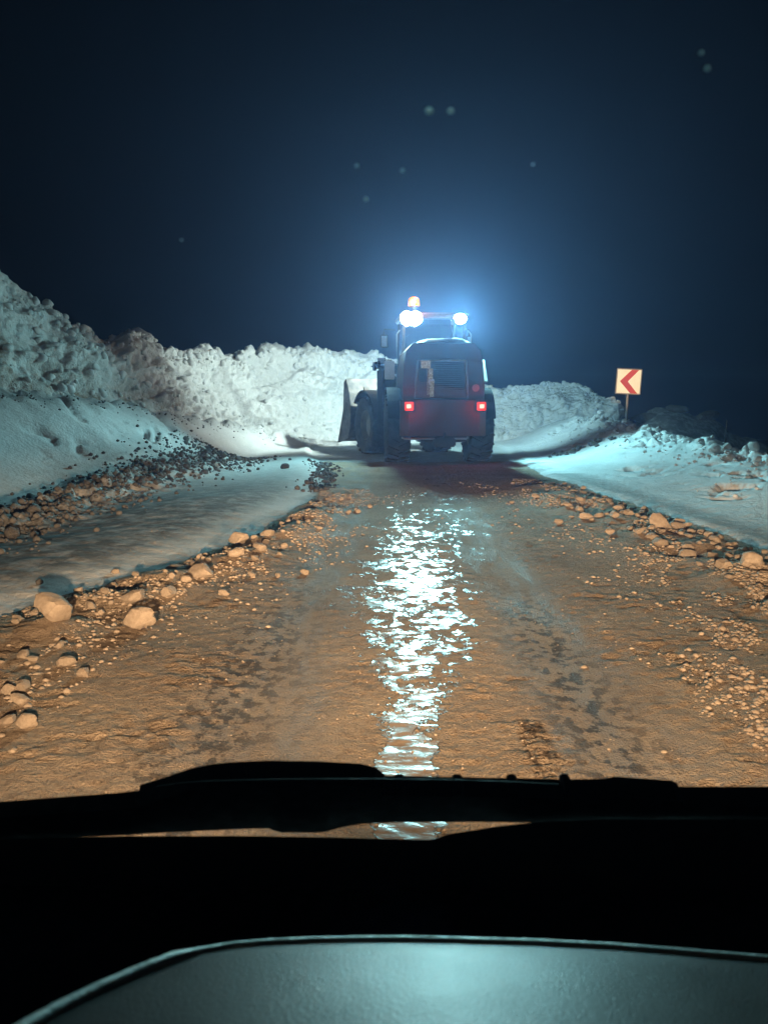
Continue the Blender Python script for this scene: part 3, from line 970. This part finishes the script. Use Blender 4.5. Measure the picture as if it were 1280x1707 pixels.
# hood: tapering box with rounded top
bm = bmesh.new()
sect = [(-0.92, 1.42), (-0.93, 1.75), (-0.90, 2.30), (-0.84, 2.58), (-0.70, 2.74), (0.70, 2.74), (0.84, 2.58), (0.90, 2.30), (0.93, 1.75), (0.92, 1.42)]
prism(bm, [(x, 0.22 if z > 2 else 0.12, z) for x, z in sect], (0, 2.1, 0.0))
hood = part("hood", bm, M['body'], bevel=0.05, segs=3)
# grille window with frame in the rear face
bm = bmesh.new()
fw = [(-0.60, 2.36), (0.50, 2.36), (0.54, 1.50), (-0.66, 1.50)]
def gy(z): return 0.155 if z > 2 else 0.105
for (a, b_) in zip(fw, fw[1:] + fw[:1]):
    tube(bm, [(a[0], 0.14 - 0.0, a[1]), (b_[0], 0.14, b_[1])], 0.026)
gf = part("grille_frame", bm, M['trim'], smooth=True)
bm = bmesh.new()
prism(bm, [(-0.58, 0.145, 1.52), (0.48, 0.145, 1.52), (0.46, 0.145, 2.34), (-0.56, 0.145, 2.34)], (0, 0.05, 0))
gp = part("grille_panel", bm, M['black'])
bm = bmesh.new()
for k in range(17):
    box(bm, (-0.05, 0.140, 1.56 + k * 0.046), (1.0, 0.012, 0.010), (R(25), 0, 0))
g_ = bm_obj("grille_slats", bm, M['black'], gp)
bm = bmesh.new(); box(bm, (-0.42, 0.070, 2.26), (0.22, 0.012, 0.17), (R(7), 0, 0)); box(bm, (-0.30, 0.070, 2.05), (0.085, 0.012, 0.24), (R(7), 0, 0)); box(bm, (-0.28, 0.055, 1.72), (0.09, 0.012, 0.36), (R(7), 0, 0)); box(bm, (-0.36, 0.11, 1.95), (0.05, 0.05, 0.75))
part("glint_plates", bm, M['chrome'], bevel=0.004)  # added plates, tilted to mimic a bright reflection on the grille window
bm = bmesh.new(); cyl(bm, (-0.29, 0.085, 1.88), (-0.29, 0.105, 1.88), 0.075)
part("grille_latch", bm, M['mirror'])
# snow lying on the hood
bm = bmesh.new()
NS = 26
cols = []
for i in range(NS):
    row = []
    for j in range(14):
        x = -0.62 + 1.24 * i / (NS - 1); y = 0.15 + 0.9 * j / 13
        e = min(1, 6 * min(i, NS - 1 - i) / NS) * min(1, 5 * min(j + 0.3, 13 - j) / 13)
        z = 2.735 + min(e, 0.8) ** 0.5 * (0.13 + 0.08 * float(fbm(x * 3.2 + 1, y * 3, 0, 203, 3)))
        row.append(bm.verts.new((x, y, max(z, 2.735))))
    cols.append(row)
for a, b_ in zip(cols, cols[1:]):
    for j in range(13):
        bm.faces.new((a[j], b_[j], b_[j + 1], a[j + 1]))
part("snow_cover", bm, M['snow'], smooth=True)
# exhaust
bm = bmesh.new(); tube(bm, [(0.36, 1.3, 2.7), (0.36, 1.3, 3.25), (0.36, 1.22, 3.36)], 0.055)
part("exhaust_pipe", bm, M['dark'], smooth=True)

# tail lamps
for sx, x in ((-1, -0.80), (1, 0.83)):
    bm = bmesh.new(); box(bm, (x, -0.01 + 0.03, 1.33), (0.28, 0.14, 0.26))
    tl = part("tail_light", bm, M['dark'], bevel=0.02)
    bm = bmesh.new(); box(bm, (x, -0.062, 1.33), (0.20, 0.03, 0.19)); bm_obj("lens", bm, M['tail_lens'], tl, bevel=0.012)
    bm = bmesh.new(); box(bm, (x + 0.01 * sx, -0.082, 1.33), (0.10, 0.02, 0.09)); bm_obj("bulb", bm, M['tail_core'], tl, bevel=0.008)
    o = point("tail_lamp_glow", wl((x, -0.16, 1.33)), P_TAIL, (1.0, 0.09, 0.04), 0.06)
bm = bmesh.new(); cyl(bm, (0.72, 0.07, 1.74), (0.72, 0.12, 1.74), 0.085, seg=24)
part("reflector", bm, M['pink'], bevel=0.01)

# rear fenders, steps, hand rails
for sx in (-1, 1):
    bm = bmesh.new()
    arc = [(1.32 + 0.98 * math.cos(a), 0.80 + 0.98 * math.sin(a)) for a in np.linspace(R(20), R(165), 12)]
    arc2 = [(1.32 + 0.92 * math.cos(a), 0.80 + 0.92 * math.sin(a)) for a in np.linspace(R(165), R(20), 12)]
    prism(bm, [(sx * 0.70, y, z) for y, z in arc + arc2], (sx * 0.55, 0, 0))
    part("fender", bm, M['matte'], bevel=0.012)


def wheel(c, r, wd, rz=0.0):
    c = Vector(c)
    rm = Matrix.Translation(c) @ Matrix.Rotation(rz, 4, 'Z')
    bm = bmesh.new()
    h = wd / 2
    lathe(bm, [(r * 0.52, -h * 0.75), (r * 0.70, -h * 0.98), (r * 0.90, -h), (r * 0.965, -h * 0.86), (r * 0.965, h * 0.86), (r * 0.90, h), (r * 0.70, h * 0.98), (r * 0.52, h * 0.75)], (0, 0, 0), 48)
    for k in range(22):                                    # chevron lugs
        for s in (-1, 1):
            a = 2 * math.pi * (k + (0.25 if s > 0 else -0.25)) / 22
            mtx = Matrix.Rotation(a, 4, 'X') @ Matrix.Translation((s * h * 0.5, 0, r * 0.972)) @ Matrix.Rotation(s * R(28), 4, 'Z') @ Matrix.Diagonal((h * 1.05, 0.085, r * 0.075, 1))
            bmesh.ops.create_cube(bm, size=1.0, matrix=mtx)
    bm.transform(rm)
    wv = bm_obj("wheel", bm, M['rubber'], loader, smooth=True)
    bm = bmesh.new()
    lathe(bm, [(0.001, -h * 0.35), (r * 0.22, -h * 0.35), (r * 0.26, -h * 0.2), (r * 0.45, -h * 0.2), (r * 0.53, -h * 0.74), (r * 0.55, -h * 0.74), (r * 0.55, h * 0.74), (r * 0.53, h * 0.74), (r * 0.45, h * 0.2), (r * 0.26, h * 0.2), (r * 0.22, h * 0.35), (0.001, h * 0.35)], (0, 0, 0), 32)
    bm.transform(rm)
    bm_obj("rim", bm, M['rim'], wv, smooth=True)


wheel((-0.98, 1.32, 0.79), 0.80, 0.56)
wheel((0.98, 1.32, 0.79), 0.80, 0.56)

# cab
CY0, CY1, CW = 2.15, 3.75, 0.80
bm = bmesh.new()
box(bm, (0, (CY0 + CY1) / 2, 1.75), (2 * CW, CY1 - CY0, 0.9))
for x in (-CW + 0.04, CW - 0.04):
    for y in (CY0 + 0.04, CY1 - 0.04):
        box(bm, (x, y, 2.80), (0.075, 0.085, 1.40))
box(bm, (0, CY0 + 0.04, 2.18), (2 * CW, 0.08, 0.05))
cab = part("cab", bm, M['dark'], bevel=0.012)
bm = bmesh.new(); box(bm, (0, (CY0 + CY1) / 2 - 0.02, 3.56), (2 * CW + 0.12, CY1 - CY0 + 0.22, 0.13))
bm_obj("roof", bm, M['body'], cab, bevel=0.04, segs=3)
for nm, c, s in (("rear_window", (0, CY0 + 0.03, 2.84), (2 * CW - 0.16, 0.008, 1.26)), ("side_window", (-CW + 0.03, (CY0 + CY1) / 2, 2.84), (0.008, CY1 - CY0 - 0.18, 1.26)), ("side_window", (CW - 0.03, (CY0 + CY1) / 2, 2.84), (0.008, CY1 - CY0 - 0.18, 1.26)), ("front_window", (0, CY1 - 0.03, 2.84), (2 * CW - 0.16, 0.008, 1.26))):
    bm = bmesh.new(); box(bm, c, s); bm_obj(nm, bm, M['cabglass'], cab)
bm = bmesh.new(); box(bm, (0, CY0 + 0.62, 2.42), (0.50, 0.14, 0.62), (R(-8), 0, 0)); box(bm, (0, CY0 + 0.85, 2.25), (0.5, 0.5, 0.14)); box(bm, (0, CY0 + 0.60, 2.85), (0.26, 0.10, 0.20))
bm_obj("seat", bm, M['black'], cab, bevel=0.04)
bm = bmesh.new(); tube(bm, [(-0.86, CY0 + 0.05, 1.6), (-0.93, CY0 + 0.02, 1.7), (-0.93, CY0 + 0.02, 3.1), (-0.86, CY0 + 0.05, 3.2)], 0.018)
part("grab_rail", bm, M['trim'], smooth=True)
bm = bmesh.new(); tube(bm, [(0.86, CY0 + 0.05, 1.6), (0.93, CY0 + 0.02, 1.7), (0.93, CY0 + 0.02, 3.1), (0.86, CY0 + 0.05, 3.2)], 0.018)
part("grab_rail", bm, M['trim'], smooth=True)
# mirrors on arms
for (x0, x1, z0, z1, y, wd, hg) in ((-0.86, -1.16, 3.35, 3.22, CY1, 0.20, 0.34), (0.86, 1.14, 3.35, 3.20, CY1, 0.16, 0.5), (-0.95, -1.22, 2.55, 2.62, CY1 + 0.1, 0.22, 0.26)):
    bm = bmesh.new(); tube(bm, [(x0, y, z0), (x1, y + 0.05, z0 + 0.02), (x1, y + 0.05, z1)], 0.016)
    ma = part("mirror", bm, M['dark'], smooth=True)
    bm = bmesh.new(); box(bm, (x1, y + 0.02, z1 - hg / 2), (wd, 0.05, hg)); bm_obj("housing", bm, M['dark'], ma, bevel=0.015)
    bm = bmesh.new(); box(bm, (x1, y - 0.012, z1 - hg / 2), (wd - 0.05, 0.008, hg - 0.05)); bm_obj("glass", bm, M['mirror'], ma)
# pale plates at hood sides, right one tilted to catch the work lamps
for (x, z, wd, hg, y, a) in ((0.99, 2.16, 0.26, 0.72, 1.0, -42), (-1.10, 2.22, 0.26, 0.46, 2.3, 0)):
    bm = bmesh.new(); box(bm, (x, y, z), (wd, 0.04, hg), (R(a), 0, 0))
    tube(bm, [(x * 0.9, y + 0.05, z - 0.1), (x * 0.8, y + 0.15, z - 0.15)], 0.03)
    part("side_plate", bm, M['mirror'], bevel=0.012)

# roof lamps
lamp_z = 3.47
for x, warm in ((-0.70, True), (-0.48, True), (0.62, False)):
    bm = bmesh.new()
    cyl(bm, (x, CY0 - 0.20, lamp_z), (x, CY0 - 0.06, lamp_z + 0.02), 0.155, 0.09, 24)
    box(bm, (x, CY0 - 0.03, lamp_z + 0.02), (0.06, 0.12, 0.06))
    wlamp = part("work_lamp", bm, M['dark'], bevel=0.008)
    bm = bmesh.new(); ball(bm, (x, CY0 - 0.195 - 0.004 * (x > -0.6), lamp_z), (0.155, 0.035, 0.165 if warm else 0.13), 3)
    bm_obj("lens", bm, M['work_lens_warm' if warm else 'work_lens'], wlamp, smooth=True)
    src = wl((x, CY0 - 0.27, lamp_z))
    spot("work_lamp_beam", src, src + Vector((-0.28 if warm else 0.32, -1.0, -0.24)), P_WORK * (0.5 if warm else 1.35), ((0.40, 0.93, 0.97) if warm else LAMP_COL), 145, 0.6, 0.12)
bm = bmesh.new(); cyl(bm, (-0.50, CY0 + 0.1, 3.62), (-0.50, CY0 + 0.1, 3.78), 0.03); cyl(bm, (-0.50, CY0 + 0.1, 3.75), (-0.50, CY0 + 0.1, 3.80), 0.10, seg=24)
be = part("beacon", bm, M['dark'])
bm = bmesh.new(); cyl(bm, (-0.50, CY0 + 0.1, 3.80), (-0.50, CY0 + 0.1, 3.94), 0.15, 0.14, 24); ball(bm, (-0.50, CY0 + 0.1, 3.94), (0.14, 0.14, 0.09), 2)
bm_obj("dome", bm, M['amber'], be, smooth=True)
point("beacon_glow", wl((-0.50, CY0 - 0.1, 3.90)), P_BEACON, (1.0, 0.35, 0.06), 0.06)
for x in (-0.55, 0.55):
    bm = bmesh.new(); cyl(bm, (x, CY1 + 0.10, lamp_z + 0.12), (x, CY1 + 0.20, lamp_z + 0.10), 0.07, 0.10, 20)
    fl = part("front_lamp", bm, M['dark'])
    bm = bmesh.new(); ball(bm, (x, CY1 + 0.20, lamp_z + 0.10), (0.09, 0.02, 0.09), 2); bm_obj("lens", bm, M['work_lens'], fl, smooth=True)
src = wl((-0.60, CY1 + 0.35, 3.45))
spot("front_lamp_beam", src, (-2.6, 25.6, 1.9), P_FRONT, FRONT_COL, 166, 0.9, 0.10)
src = wl((0.60, CY1 + 0.35, 3.45))
spot("front_lamp_beam", src, (4.4, 28.0, 1.0), P_FRONT * 0.62, (0.50, 0.95, 1.0), 150, 0.9, 0.10)

# front half, articulated to the left
AR = R(18)
JT = Matrix.Translation((0, 3.0, 0)) @ Matrix.Rotation(AR, 4, 'Z')


def fpart(name, bm, material, parent=loader, **kw):
    bm.transform(JT)
    return bm_obj(name, bm, material, parent, **kw)


bm = bmesh.new()
box(bm, (0, 0.9, 0.85), (0.9, 2.2, 0.6)); box(bm, (0, 1.7, 0.80), (1.6, 0.36, 0.36))
for sx in (-1, 1):
    prism(bm, [(sx * 0.42, 0.45, 1.1), (sx * 0.42, 1.75, 1.1), (sx * 0.42, 1.45, 2.15), (sx * 0.42, 0.75, 2.25)], (sx * 0.09, 0, 0))
fpart("front_frame", bm, M['dark'], bevel=0.02)
for sx in (-1, 1):
    bm = bmesh.new()
    prism(bm, [(sx * 0.56, 0.95, 2.15), (sx * 0.56, 1.15, 2.32), (sx * 0.56, 2.2, 1.75), (sx * 0.56, 2.95, 0.75), (sx * 0.56, 2.8, 0.55), (sx * 0.56, 2.0, 1.40)], (sx * 0.13, 0, 0))
    fpart("lift_arm", bm, M['body'], bevel=0.02)
    bm = bmesh.new()
    arc = [(1.7 + 0.96 * math.cos(a), 0.80 + 0.96 * math.sin(a)) for a in np.linspace(R(40), R(170), 11)]
    arc2 = [(1.7 + 0.91 * math.cos(a), 0.80 + 0.91 * math.sin(a)) for a in np.linspace(R(170), R(40), 11)]
    prism(bm, [(sx * 0.72, y, z) for y, z in arc + arc2], (sx * 0.56, 0, 0))
    fpart("fender", bm, M['matte'], bevel=0.012)
    c = JT @ Vector((sx * 0.98, 1.7, 0.79))
    wheel(c, 0.80, 0.56, AR)
bm = bmesh.new(); box(bm, (-0.95, 0.55, 1.55), (0.50, 0.5, 1.5)); box(bm, (-1.02, 0.5, 2.36), (0.72, 0.55, 0.12))
fpart("side_tank", bm, M['matte'], bevel=0.05, segs=3)
bm = bmesh.new(); tube(bm, [(-1.36, 0.5, 2.25), (-1.38, 0.45, 2.42), (-1.24, 0.45, 2.44)], 0.05)
fpart("grab_handle", bm, M['dark'], smooth=True)
# bucket: curved shell with side plates
bm = bmesh.new()
bp = [(3.75, 0.25), (3.2, 0.28), (2.75, 0.42), (2.50, 0.80), (2.48, 1.25), (2.62, 1.70), (2.88, 2.05)]
bi = [(y + 0.04 if i > 1 else y, z + 0.05) for i, (y, z) in enumerate(bp)]
prism(bm, [(-1.32, y, z) for y, z in bp + bi[::-1]], (2.64, 0, 0))
bk = fpart("bucket", bm, M['bucket'], bevel=0.008)
for sx in (-1, 1):
    bm = bmesh.new()
    prism(bm, [(sx * 1.32, y, z) for y, z in [(3.7, 0.22), (2.72, 0.38), (2.46, 0.80), (2.44, 1.26), (2.58, 1.72), (2.86, 2.10), (3.05, 2.0), (3.15, 1.2)]], (sx * 0.05, 0, 0))
    fpart("side_cutter", bm, M['bucket'], parent=bk, bevel=0.008)
bm = bmesh.new(); prism(bm, [(-1.0, 2.46, 0.5), (-0.86, 2.46, 0.5), (-0.86, 2.40, 1.85), (-1.0, 2.40, 1.85)], (0, -0.10, 0)); prism(bm, [(0.86, 2.46, 0.5), (1.0, 2.46, 0.5), (1.0, 2.40, 1.85), (0.86, 2.40, 1.85)], (0, -0.10, 0))
fpart("rib", bm, M['bucket'], parent=bk, bevel=0.01)

# ------------------------------------------------------------------ curve sign
SX, SY = 6.86, 22.2
sg = empty("curve_sign", (SX, SY, gz(SX, SY)), 0, "square cream road sign with red arrowhead pointing left above the snow", "road sign")
g0 = gz(SX, SY)
zc_ = 2.0 - g0
bm = bmesh.new(); cyl(bm, (0, 0.05, -0.3), (0, 0.05, zc_ + 0.30), 0.038, seg=12)
bm_obj("post", bm, M['sign_back'], sg)
T = Matrix.Translation((0, 0, zc_)) @ Matrix.Rotation(R(2.5), 4, 'Y')


def sp(name, bm, material, parent, **kw):
    bm.transform(T)
    return bm_obj(name, bm, material, parent, **kw)


bm = bmesh.new(); box(bm, (0, 0, 0), (0.72, 0.03, 0.72))
pl = sp("panel", bm, M['sign_back'], sg, bevel=0.008)
bm = bmesh.new(); box(bm, (0, -0.018, 0), (0.655, 0.006, 0.655)); sp("face", bm, M['sign_white'], pl)
bm = bmesh.new()
for sz_a in (1, -1):
    prism(bm, [(-0.25, -0.0225, 0.0), (0.06, -0.0225, 0.325 * sz_a), (0.26, -0.0225, 0.325 * sz_a), (-0.03, -0.0225, 0.0)], (0, -0.003, 0))
sp("arrowhead", bm, M['sign_red'], pl)
bm = bmesh.new(); tube(bm, [(0, 0, -0.3), (0.02, 0, 0.62)], 0.022)
st = bm_obj("marker_stake", bm, M['sign_back'])
st.location = (9.4, 21.6, gz(9.4, 21.6)); st.data.transform(Matrix.Diagonal((1, 1, 1.9, 1)))
tag(st, "thin dark stake standing in the dark beyond the right berm", "stake")

# ------------------------------------------------------------------ the van the photo is taken from
van = empty("van", (0, 0, 0), 0, "front of the driver's van with black dashboard, wipers and lit headlights", "van")
WB_, WT_ = Vector((0, 0.93, 0.845)), Vector((0, 0.30, 1.78))
wdir = (WT_ - WB_).normalized()
wn_ = Vector((0, wdir.z, -wdir.y))            # outward normal of the windscreen


def on_screen(px, py, lift):
    """point on the plane LIFT outside the windscreen seen through a pixel"""
    cx, cy = (px - 640) / 1300, -(py - 853.5) / 1300
    d = Vector((cx, math.cos(PITCH) + cy * math.sin(PITCH), -math.sin(PITCH) + cy * math.cos(PITCH)))
    o_ = WB_ + wn_ * lift
    t = (o_ - EYE).dot(wn_) / d.dot(wn_)
    return EYE + d * t


bm = bmesh.new()
wp = [WB_ + Vector((-0.84, 0, 0)), WB_ + Vector((0.84, 0, 0)), WT_ + Vector((0.72, 0, 0)), WT_ + Vector((-0.72, 0, 0))]
bm.faces.new([bm.verts.new(v) for v in wp])
ws = bm_obj("windscreen", bm, M['windscreen'], van)
# dried drops on the outside of the glass
drop_m, dn, db = mat("dried_water_drop")
f_ = noise_tex(dn, 300, 3)  # dried salt film
dn.links.new(mixc(dn, f_, (0.55, 0.6, 0.62), (0.75, 0.78, 0.8)), db.inputs["Base Color"])
db.inputs["Transmission Weight"].default_value = 0.55
db.inputs["Roughness"].default_value = 0.6
for (px, py, r) in ((715, 185, 6.0), (751, 185, 4.6), (671, 284, 2.6), (595, 276, 2.4), (610, 332, 2.8), (1168, 88, 3.2), (1178, 114, 4.0), (888, 274, 1.6), (303, 400, 1.6)):
    c = on_screen(px, py, 0.001)
    rr = r / 1300 * (c - EYE).length
    bm = bmesh.new()
    bmesh.ops.create_icosphere(bm, subdivisions=2, radius=1.0)
    q_ = wn_.to_track_quat('Z', 'Y').to_matrix().to_4x4()
    bm.transform(Matrix.Translation(c) @ q_ @ Matrix.Diagonal((rr, rr * 0.9, rr * 0.12, 1)))
    bm_obj("water_drop", bm, drop_m, ws, smooth=True)

# wipers lying at the foot of the glass
def outline(pts, lift, thick):
    bm = bmesh.new()
    prism(bm, [on_screen(x, y, lift) for x, y in pts], wn_ * thick)
    bmesh.ops.triangulate(bm, faces=[f for f in bm.faces if len(f.verts) > 4])
    return bm


w1 = bm_obj("wiper", outline([(215, 1391), (225, 1346), (262, 1335), (310, 1319), (345, 1312), (380, 1308.5), (440, 1306), (520, 1307), (600, 1311), (625, 1317), (640, 1327), (650, 1345), (640, 1371), (600, 1374), (570, 1379), (545, 1386), (530, 1388), (470, 1388), (455, 1384), (448, 1381), (400, 1382)], 0.012, 0.03), M['black'], van)
bm_obj("blade", outline([(-160, 1384), (-160, 1372), (0, 1363), (100, 1355.5), (180, 1350), (240, 1344), (240, 1388), (215, 1392), (100, 1397), (-160, 1410)], 0.014, 0.022), M['rubber'], w1)
w2 = bm_obj("wiper", outline([(630, 1326), (660, 1326), (760, 1328), (860, 1330), (960, 1332), (1015, 1331), (1030, 1327), (1128, 1334), (1138, 1338), (1140, 1344), (1320, 1344), (1320, 1380), (1100, 1376), (890, 1371.5), (780, 1370), (660, 1371), (630, 1372)], 0.013, 0.026), M['black'], van)
for a in (666, 764, 856, 946):
    bm_obj("clip", outline([(a - 9, 1334), (a - 8, 1327), (a - 4, 1324.5), (a + 5, 1324.5), (a + 9, 1328), (a + 10, 1334)], 0.012, 0.027), M['black'], w2)
# thin line of grime on the glass at the edge of the wiper sweep
bm = bmesh.new()
tube(bm, [on_screen(x, y, 0.004) for x, y in ((262, 1311), (300, 1306), (350, 1302.5), (420, 1300.5), (520, 1299), (640, 1299), (760, 1300.5), (860, 1304), (930, 1308))], 0.0009, 6)
bm_obj("grime_line", bm, M['black'], ws)
# cowl and front
cow = [(-420, 1412), (0, 1399), (200, 1394), (400, 1393.5), (560, 1396), (640, 1398.5), (715, 1400), (730, 1397), (745, 1391), (800, 1382), (850, 1375), (890, 1371), (1000, 1366), (1320, 1366), (1700, 1384)]
bm = bmesh.new()
top = [on_screen(x, y, -0.004) for x, y in cow]
low = [Vector((v.x, v.y - 0.03, v.z - 0.18)) for v in top]
prism(bm, top + low[::-1], (0, 0.03, -0.02))
bmesh.ops.triangulate(bm, faces=[f for f in bm.faces if len(f.verts) > 4])
bm_obj("cowl", bm, M['black'], van)
bm = bmesh.new()
prism(bm, [(-0.86, 0.905, 0.76), (-0.86, 0.985, 0.74), (-0.86, 1.02, 0.45), (-0.86, 0.94, 0.45)], (1.72, 0, 0))
bm_obj("front_panel", bm, M['vanpaint'], van, bevel=0.012)
bm = bmesh.new(); box(bm, (0, 1.01, 0.38), (1.74, 0.16, 0.22)); bm_obj("bumper", bm, M['black'], van, bevel=0.03, segs=3)
for sx in (-1, 1):
    bm = bmesh.new(); box(bm, (sx * 0.66, 1.005, 0.70), (0.28, 0.06, 0.17))
    hl = bm_obj("headlight", bm, M['dark'], van, bevel=0.02)
    bm = bmesh.new(); ball(bm, (sx * 0.66, 1.04, 0.70), (0.10, 0.02, 0.07), 3); bm_obj("lens", bm, M['head_lens'], hl, smooth=True)
    dipped_beam(spot("headlight_beam", (sx * 0.66, 1.09, 0.70), (sx * 0.66 + 1.0 * sx + 0.2, 12.0, 0.70), P_HEAD, HEAD_COL, 92, 1.0, 0.04))
    # pillars, doors, roof edge round the cab
    bm = bmesh.new(); tube(bm, [(sx * 0.86, 0.93, 0.84), (sx * 0.76, 0.30, 1.80), (sx * 0.74, -0.2, 1.88)], 0.04)
    bm_obj("pillar", bm, M['vanpaint'], van, smooth=True)
    bm = bmesh.new(); box(bm, (sx * 0.88, 0.1, 0.70), (0.05, 1.55, 0.62)); bm_obj("door", bm, M['vanpaint'], van, bevel=0.02)
bm = bmesh.new(); prism(bm, [(-0.76, 0.31, 1.80), (-0.70, 0.1, 1.88), (-0.70, -1.0, 1.92), (0.70, -1.0, 1.92), (0.70, 0.1, 1.88), (0.76, 0.31, 1.80)], (0, 0, 0.03))
bmesh.ops.triangulate(bm, faces=[f for f in bm.faces if len(f.verts) > 4])
bm_obj("roof", bm, M['vanpaint'], van)
# added narrow spot that brightens only the sign, in place of its retroreflection
spot("headlight_beam", (0.66, 1.20, 0.74), (SX, SY, 2.06), P_SIGN_SPOT, (1.0, 0.80, 0.55), 4.6, 0.5, 0.04)

# dashboard deck
bm = bmesh.new()
prof_d = [(0.905, 0.80), (0.86, 0.822), (0.78, 0.832), (0.70, 0.832), (0.60, 0.80), (0.50, 0.72), (0.42, 0.60)]
NX_ = 24
rows = []
for y, z in prof_d:
    rows.append([bm.verts.new((-0.84 + 1.68 * i / NX_, y, z + 0.004 * math.cos(6 * i / NX_))) for i in range(NX_ + 1)])
for a, b_ in zip(rows, rows[1:]):
    for i in range(NX_):
        bm.faces.new((a[i], a[i + 1], b_[i + 1], b_[i]))
deck = bm_obj("dashboard", bm, M['black'], van, smooth=True)
# instrument hood: pad that slopes away from the driver, edged by a bead
PADN = Vector((0, math.sin(R(15)), math.cos(R(15))))
PADO = Vector((0, 0.57, 0.965))


def on_pad(px, py):
    cx, cy = (px - 640) / 1300, -(py - 853.5) / 1300
    d = Vector((cx, math.cos(PITCH) + cy * math.sin(PITCH), -math.sin(PITCH) + cy * math.cos(PITCH)))
    t = (PADO - EYE).dot(PADN) / d.dot(PADN)
    return EYE + d * t


edge = [(-60, 1775), (0, 1738), (50, 1707), (110, 1675), (170, 1646), (230, 1620), (290, 1597), (340, 1582), (390, 1574), (450, 1569), (520, 1566), (600, 1564.5), (660, 1564), (760, 1566), (900, 1570), (1020, 1576), (1120, 1584), (1280, 1597), (1420, 1612), (1560, 1635), (1640, 1680), (1680, 1760)]
E3 = [on_pad(x, y) for x, y in edge]
near_y = 0.30
bm = bmesh.new()
K = 16
strips = []
for i, e in enumerate(E3):
    tgt = Vector((e.x * 0.9 + 0.02, near_y, 0))
    tgt.z = PADO.z - (PADN.y * (tgt.y - PADO.y)) / PADN.z
    row = [bm.verts.new((e.x, e.y + 0.006, e.z - 0.05))]
    for k in range(K + 1):
        t = k / K
        pnt = e.lerp(tgt, t)
        dome = 0.006 * (1 - math.exp(-t * 4)) - 0.0005 - 0.012 * t * t - 0.10 * (pnt.x - 0.03) ** 2 * (1 - math.exp(-t * 5))
        row.append(bm.verts.new((pnt.x, pnt.y - (0.004 if k == 0 else 0), pnt.z + dome)))
    strips.append(row)
for a, b_ in zip(strips, strips[1:]):
    for k in range(len(a) - 1):
        bm.faces.new((a[k], b_[k], b_[k + 1], a[k + 1]))
pad = bm_obj("instrument_hood", bm, M['pad'], van, smooth=True)
bm = bmesh.new()
tube(bm, [v - Vector((0, 0, 0.0028)) for v in E3], [0.0075 if x < 340 else 0.0045 for x, y in edge], 10)
bm_obj("bead", bm, M['bead'], pad, smooth=True)

# ------------------------------------------------------------------ haze
hm = bpy.data.materials.new("night_haze")
hm.use_nodes = True
hn = hm.node_tree
hn.nodes.remove(hn.nodes["Principled BSDF"])
pv = nd(hn, "ShaderNodeVolumePrincipled")
pv.inputs["Color"].default_value = (0.42, 0.53, 1.0, 1)
pv.inputs["Density"].default_value = HAZE_DENSITY
pv.inputs["Anisotropy"].default_value = 0.7
hn.links.new(pv.outputs[0], hn.nodes["Material Output"].inputs["Volume"])
hm.cycles.volume_sampling = 'MULTIPLE_IMPORTANCE'
zmin = float(fz.min()) - 1.0
bm = bmesh.new(); box(bm, (0, 65, (zmin + 7) / 2), (310, 180, 7 - zmin))
tag(bm_obj("haze", bm, hm), "thin bluish night haze filling the air", "haze", kind="stuff")
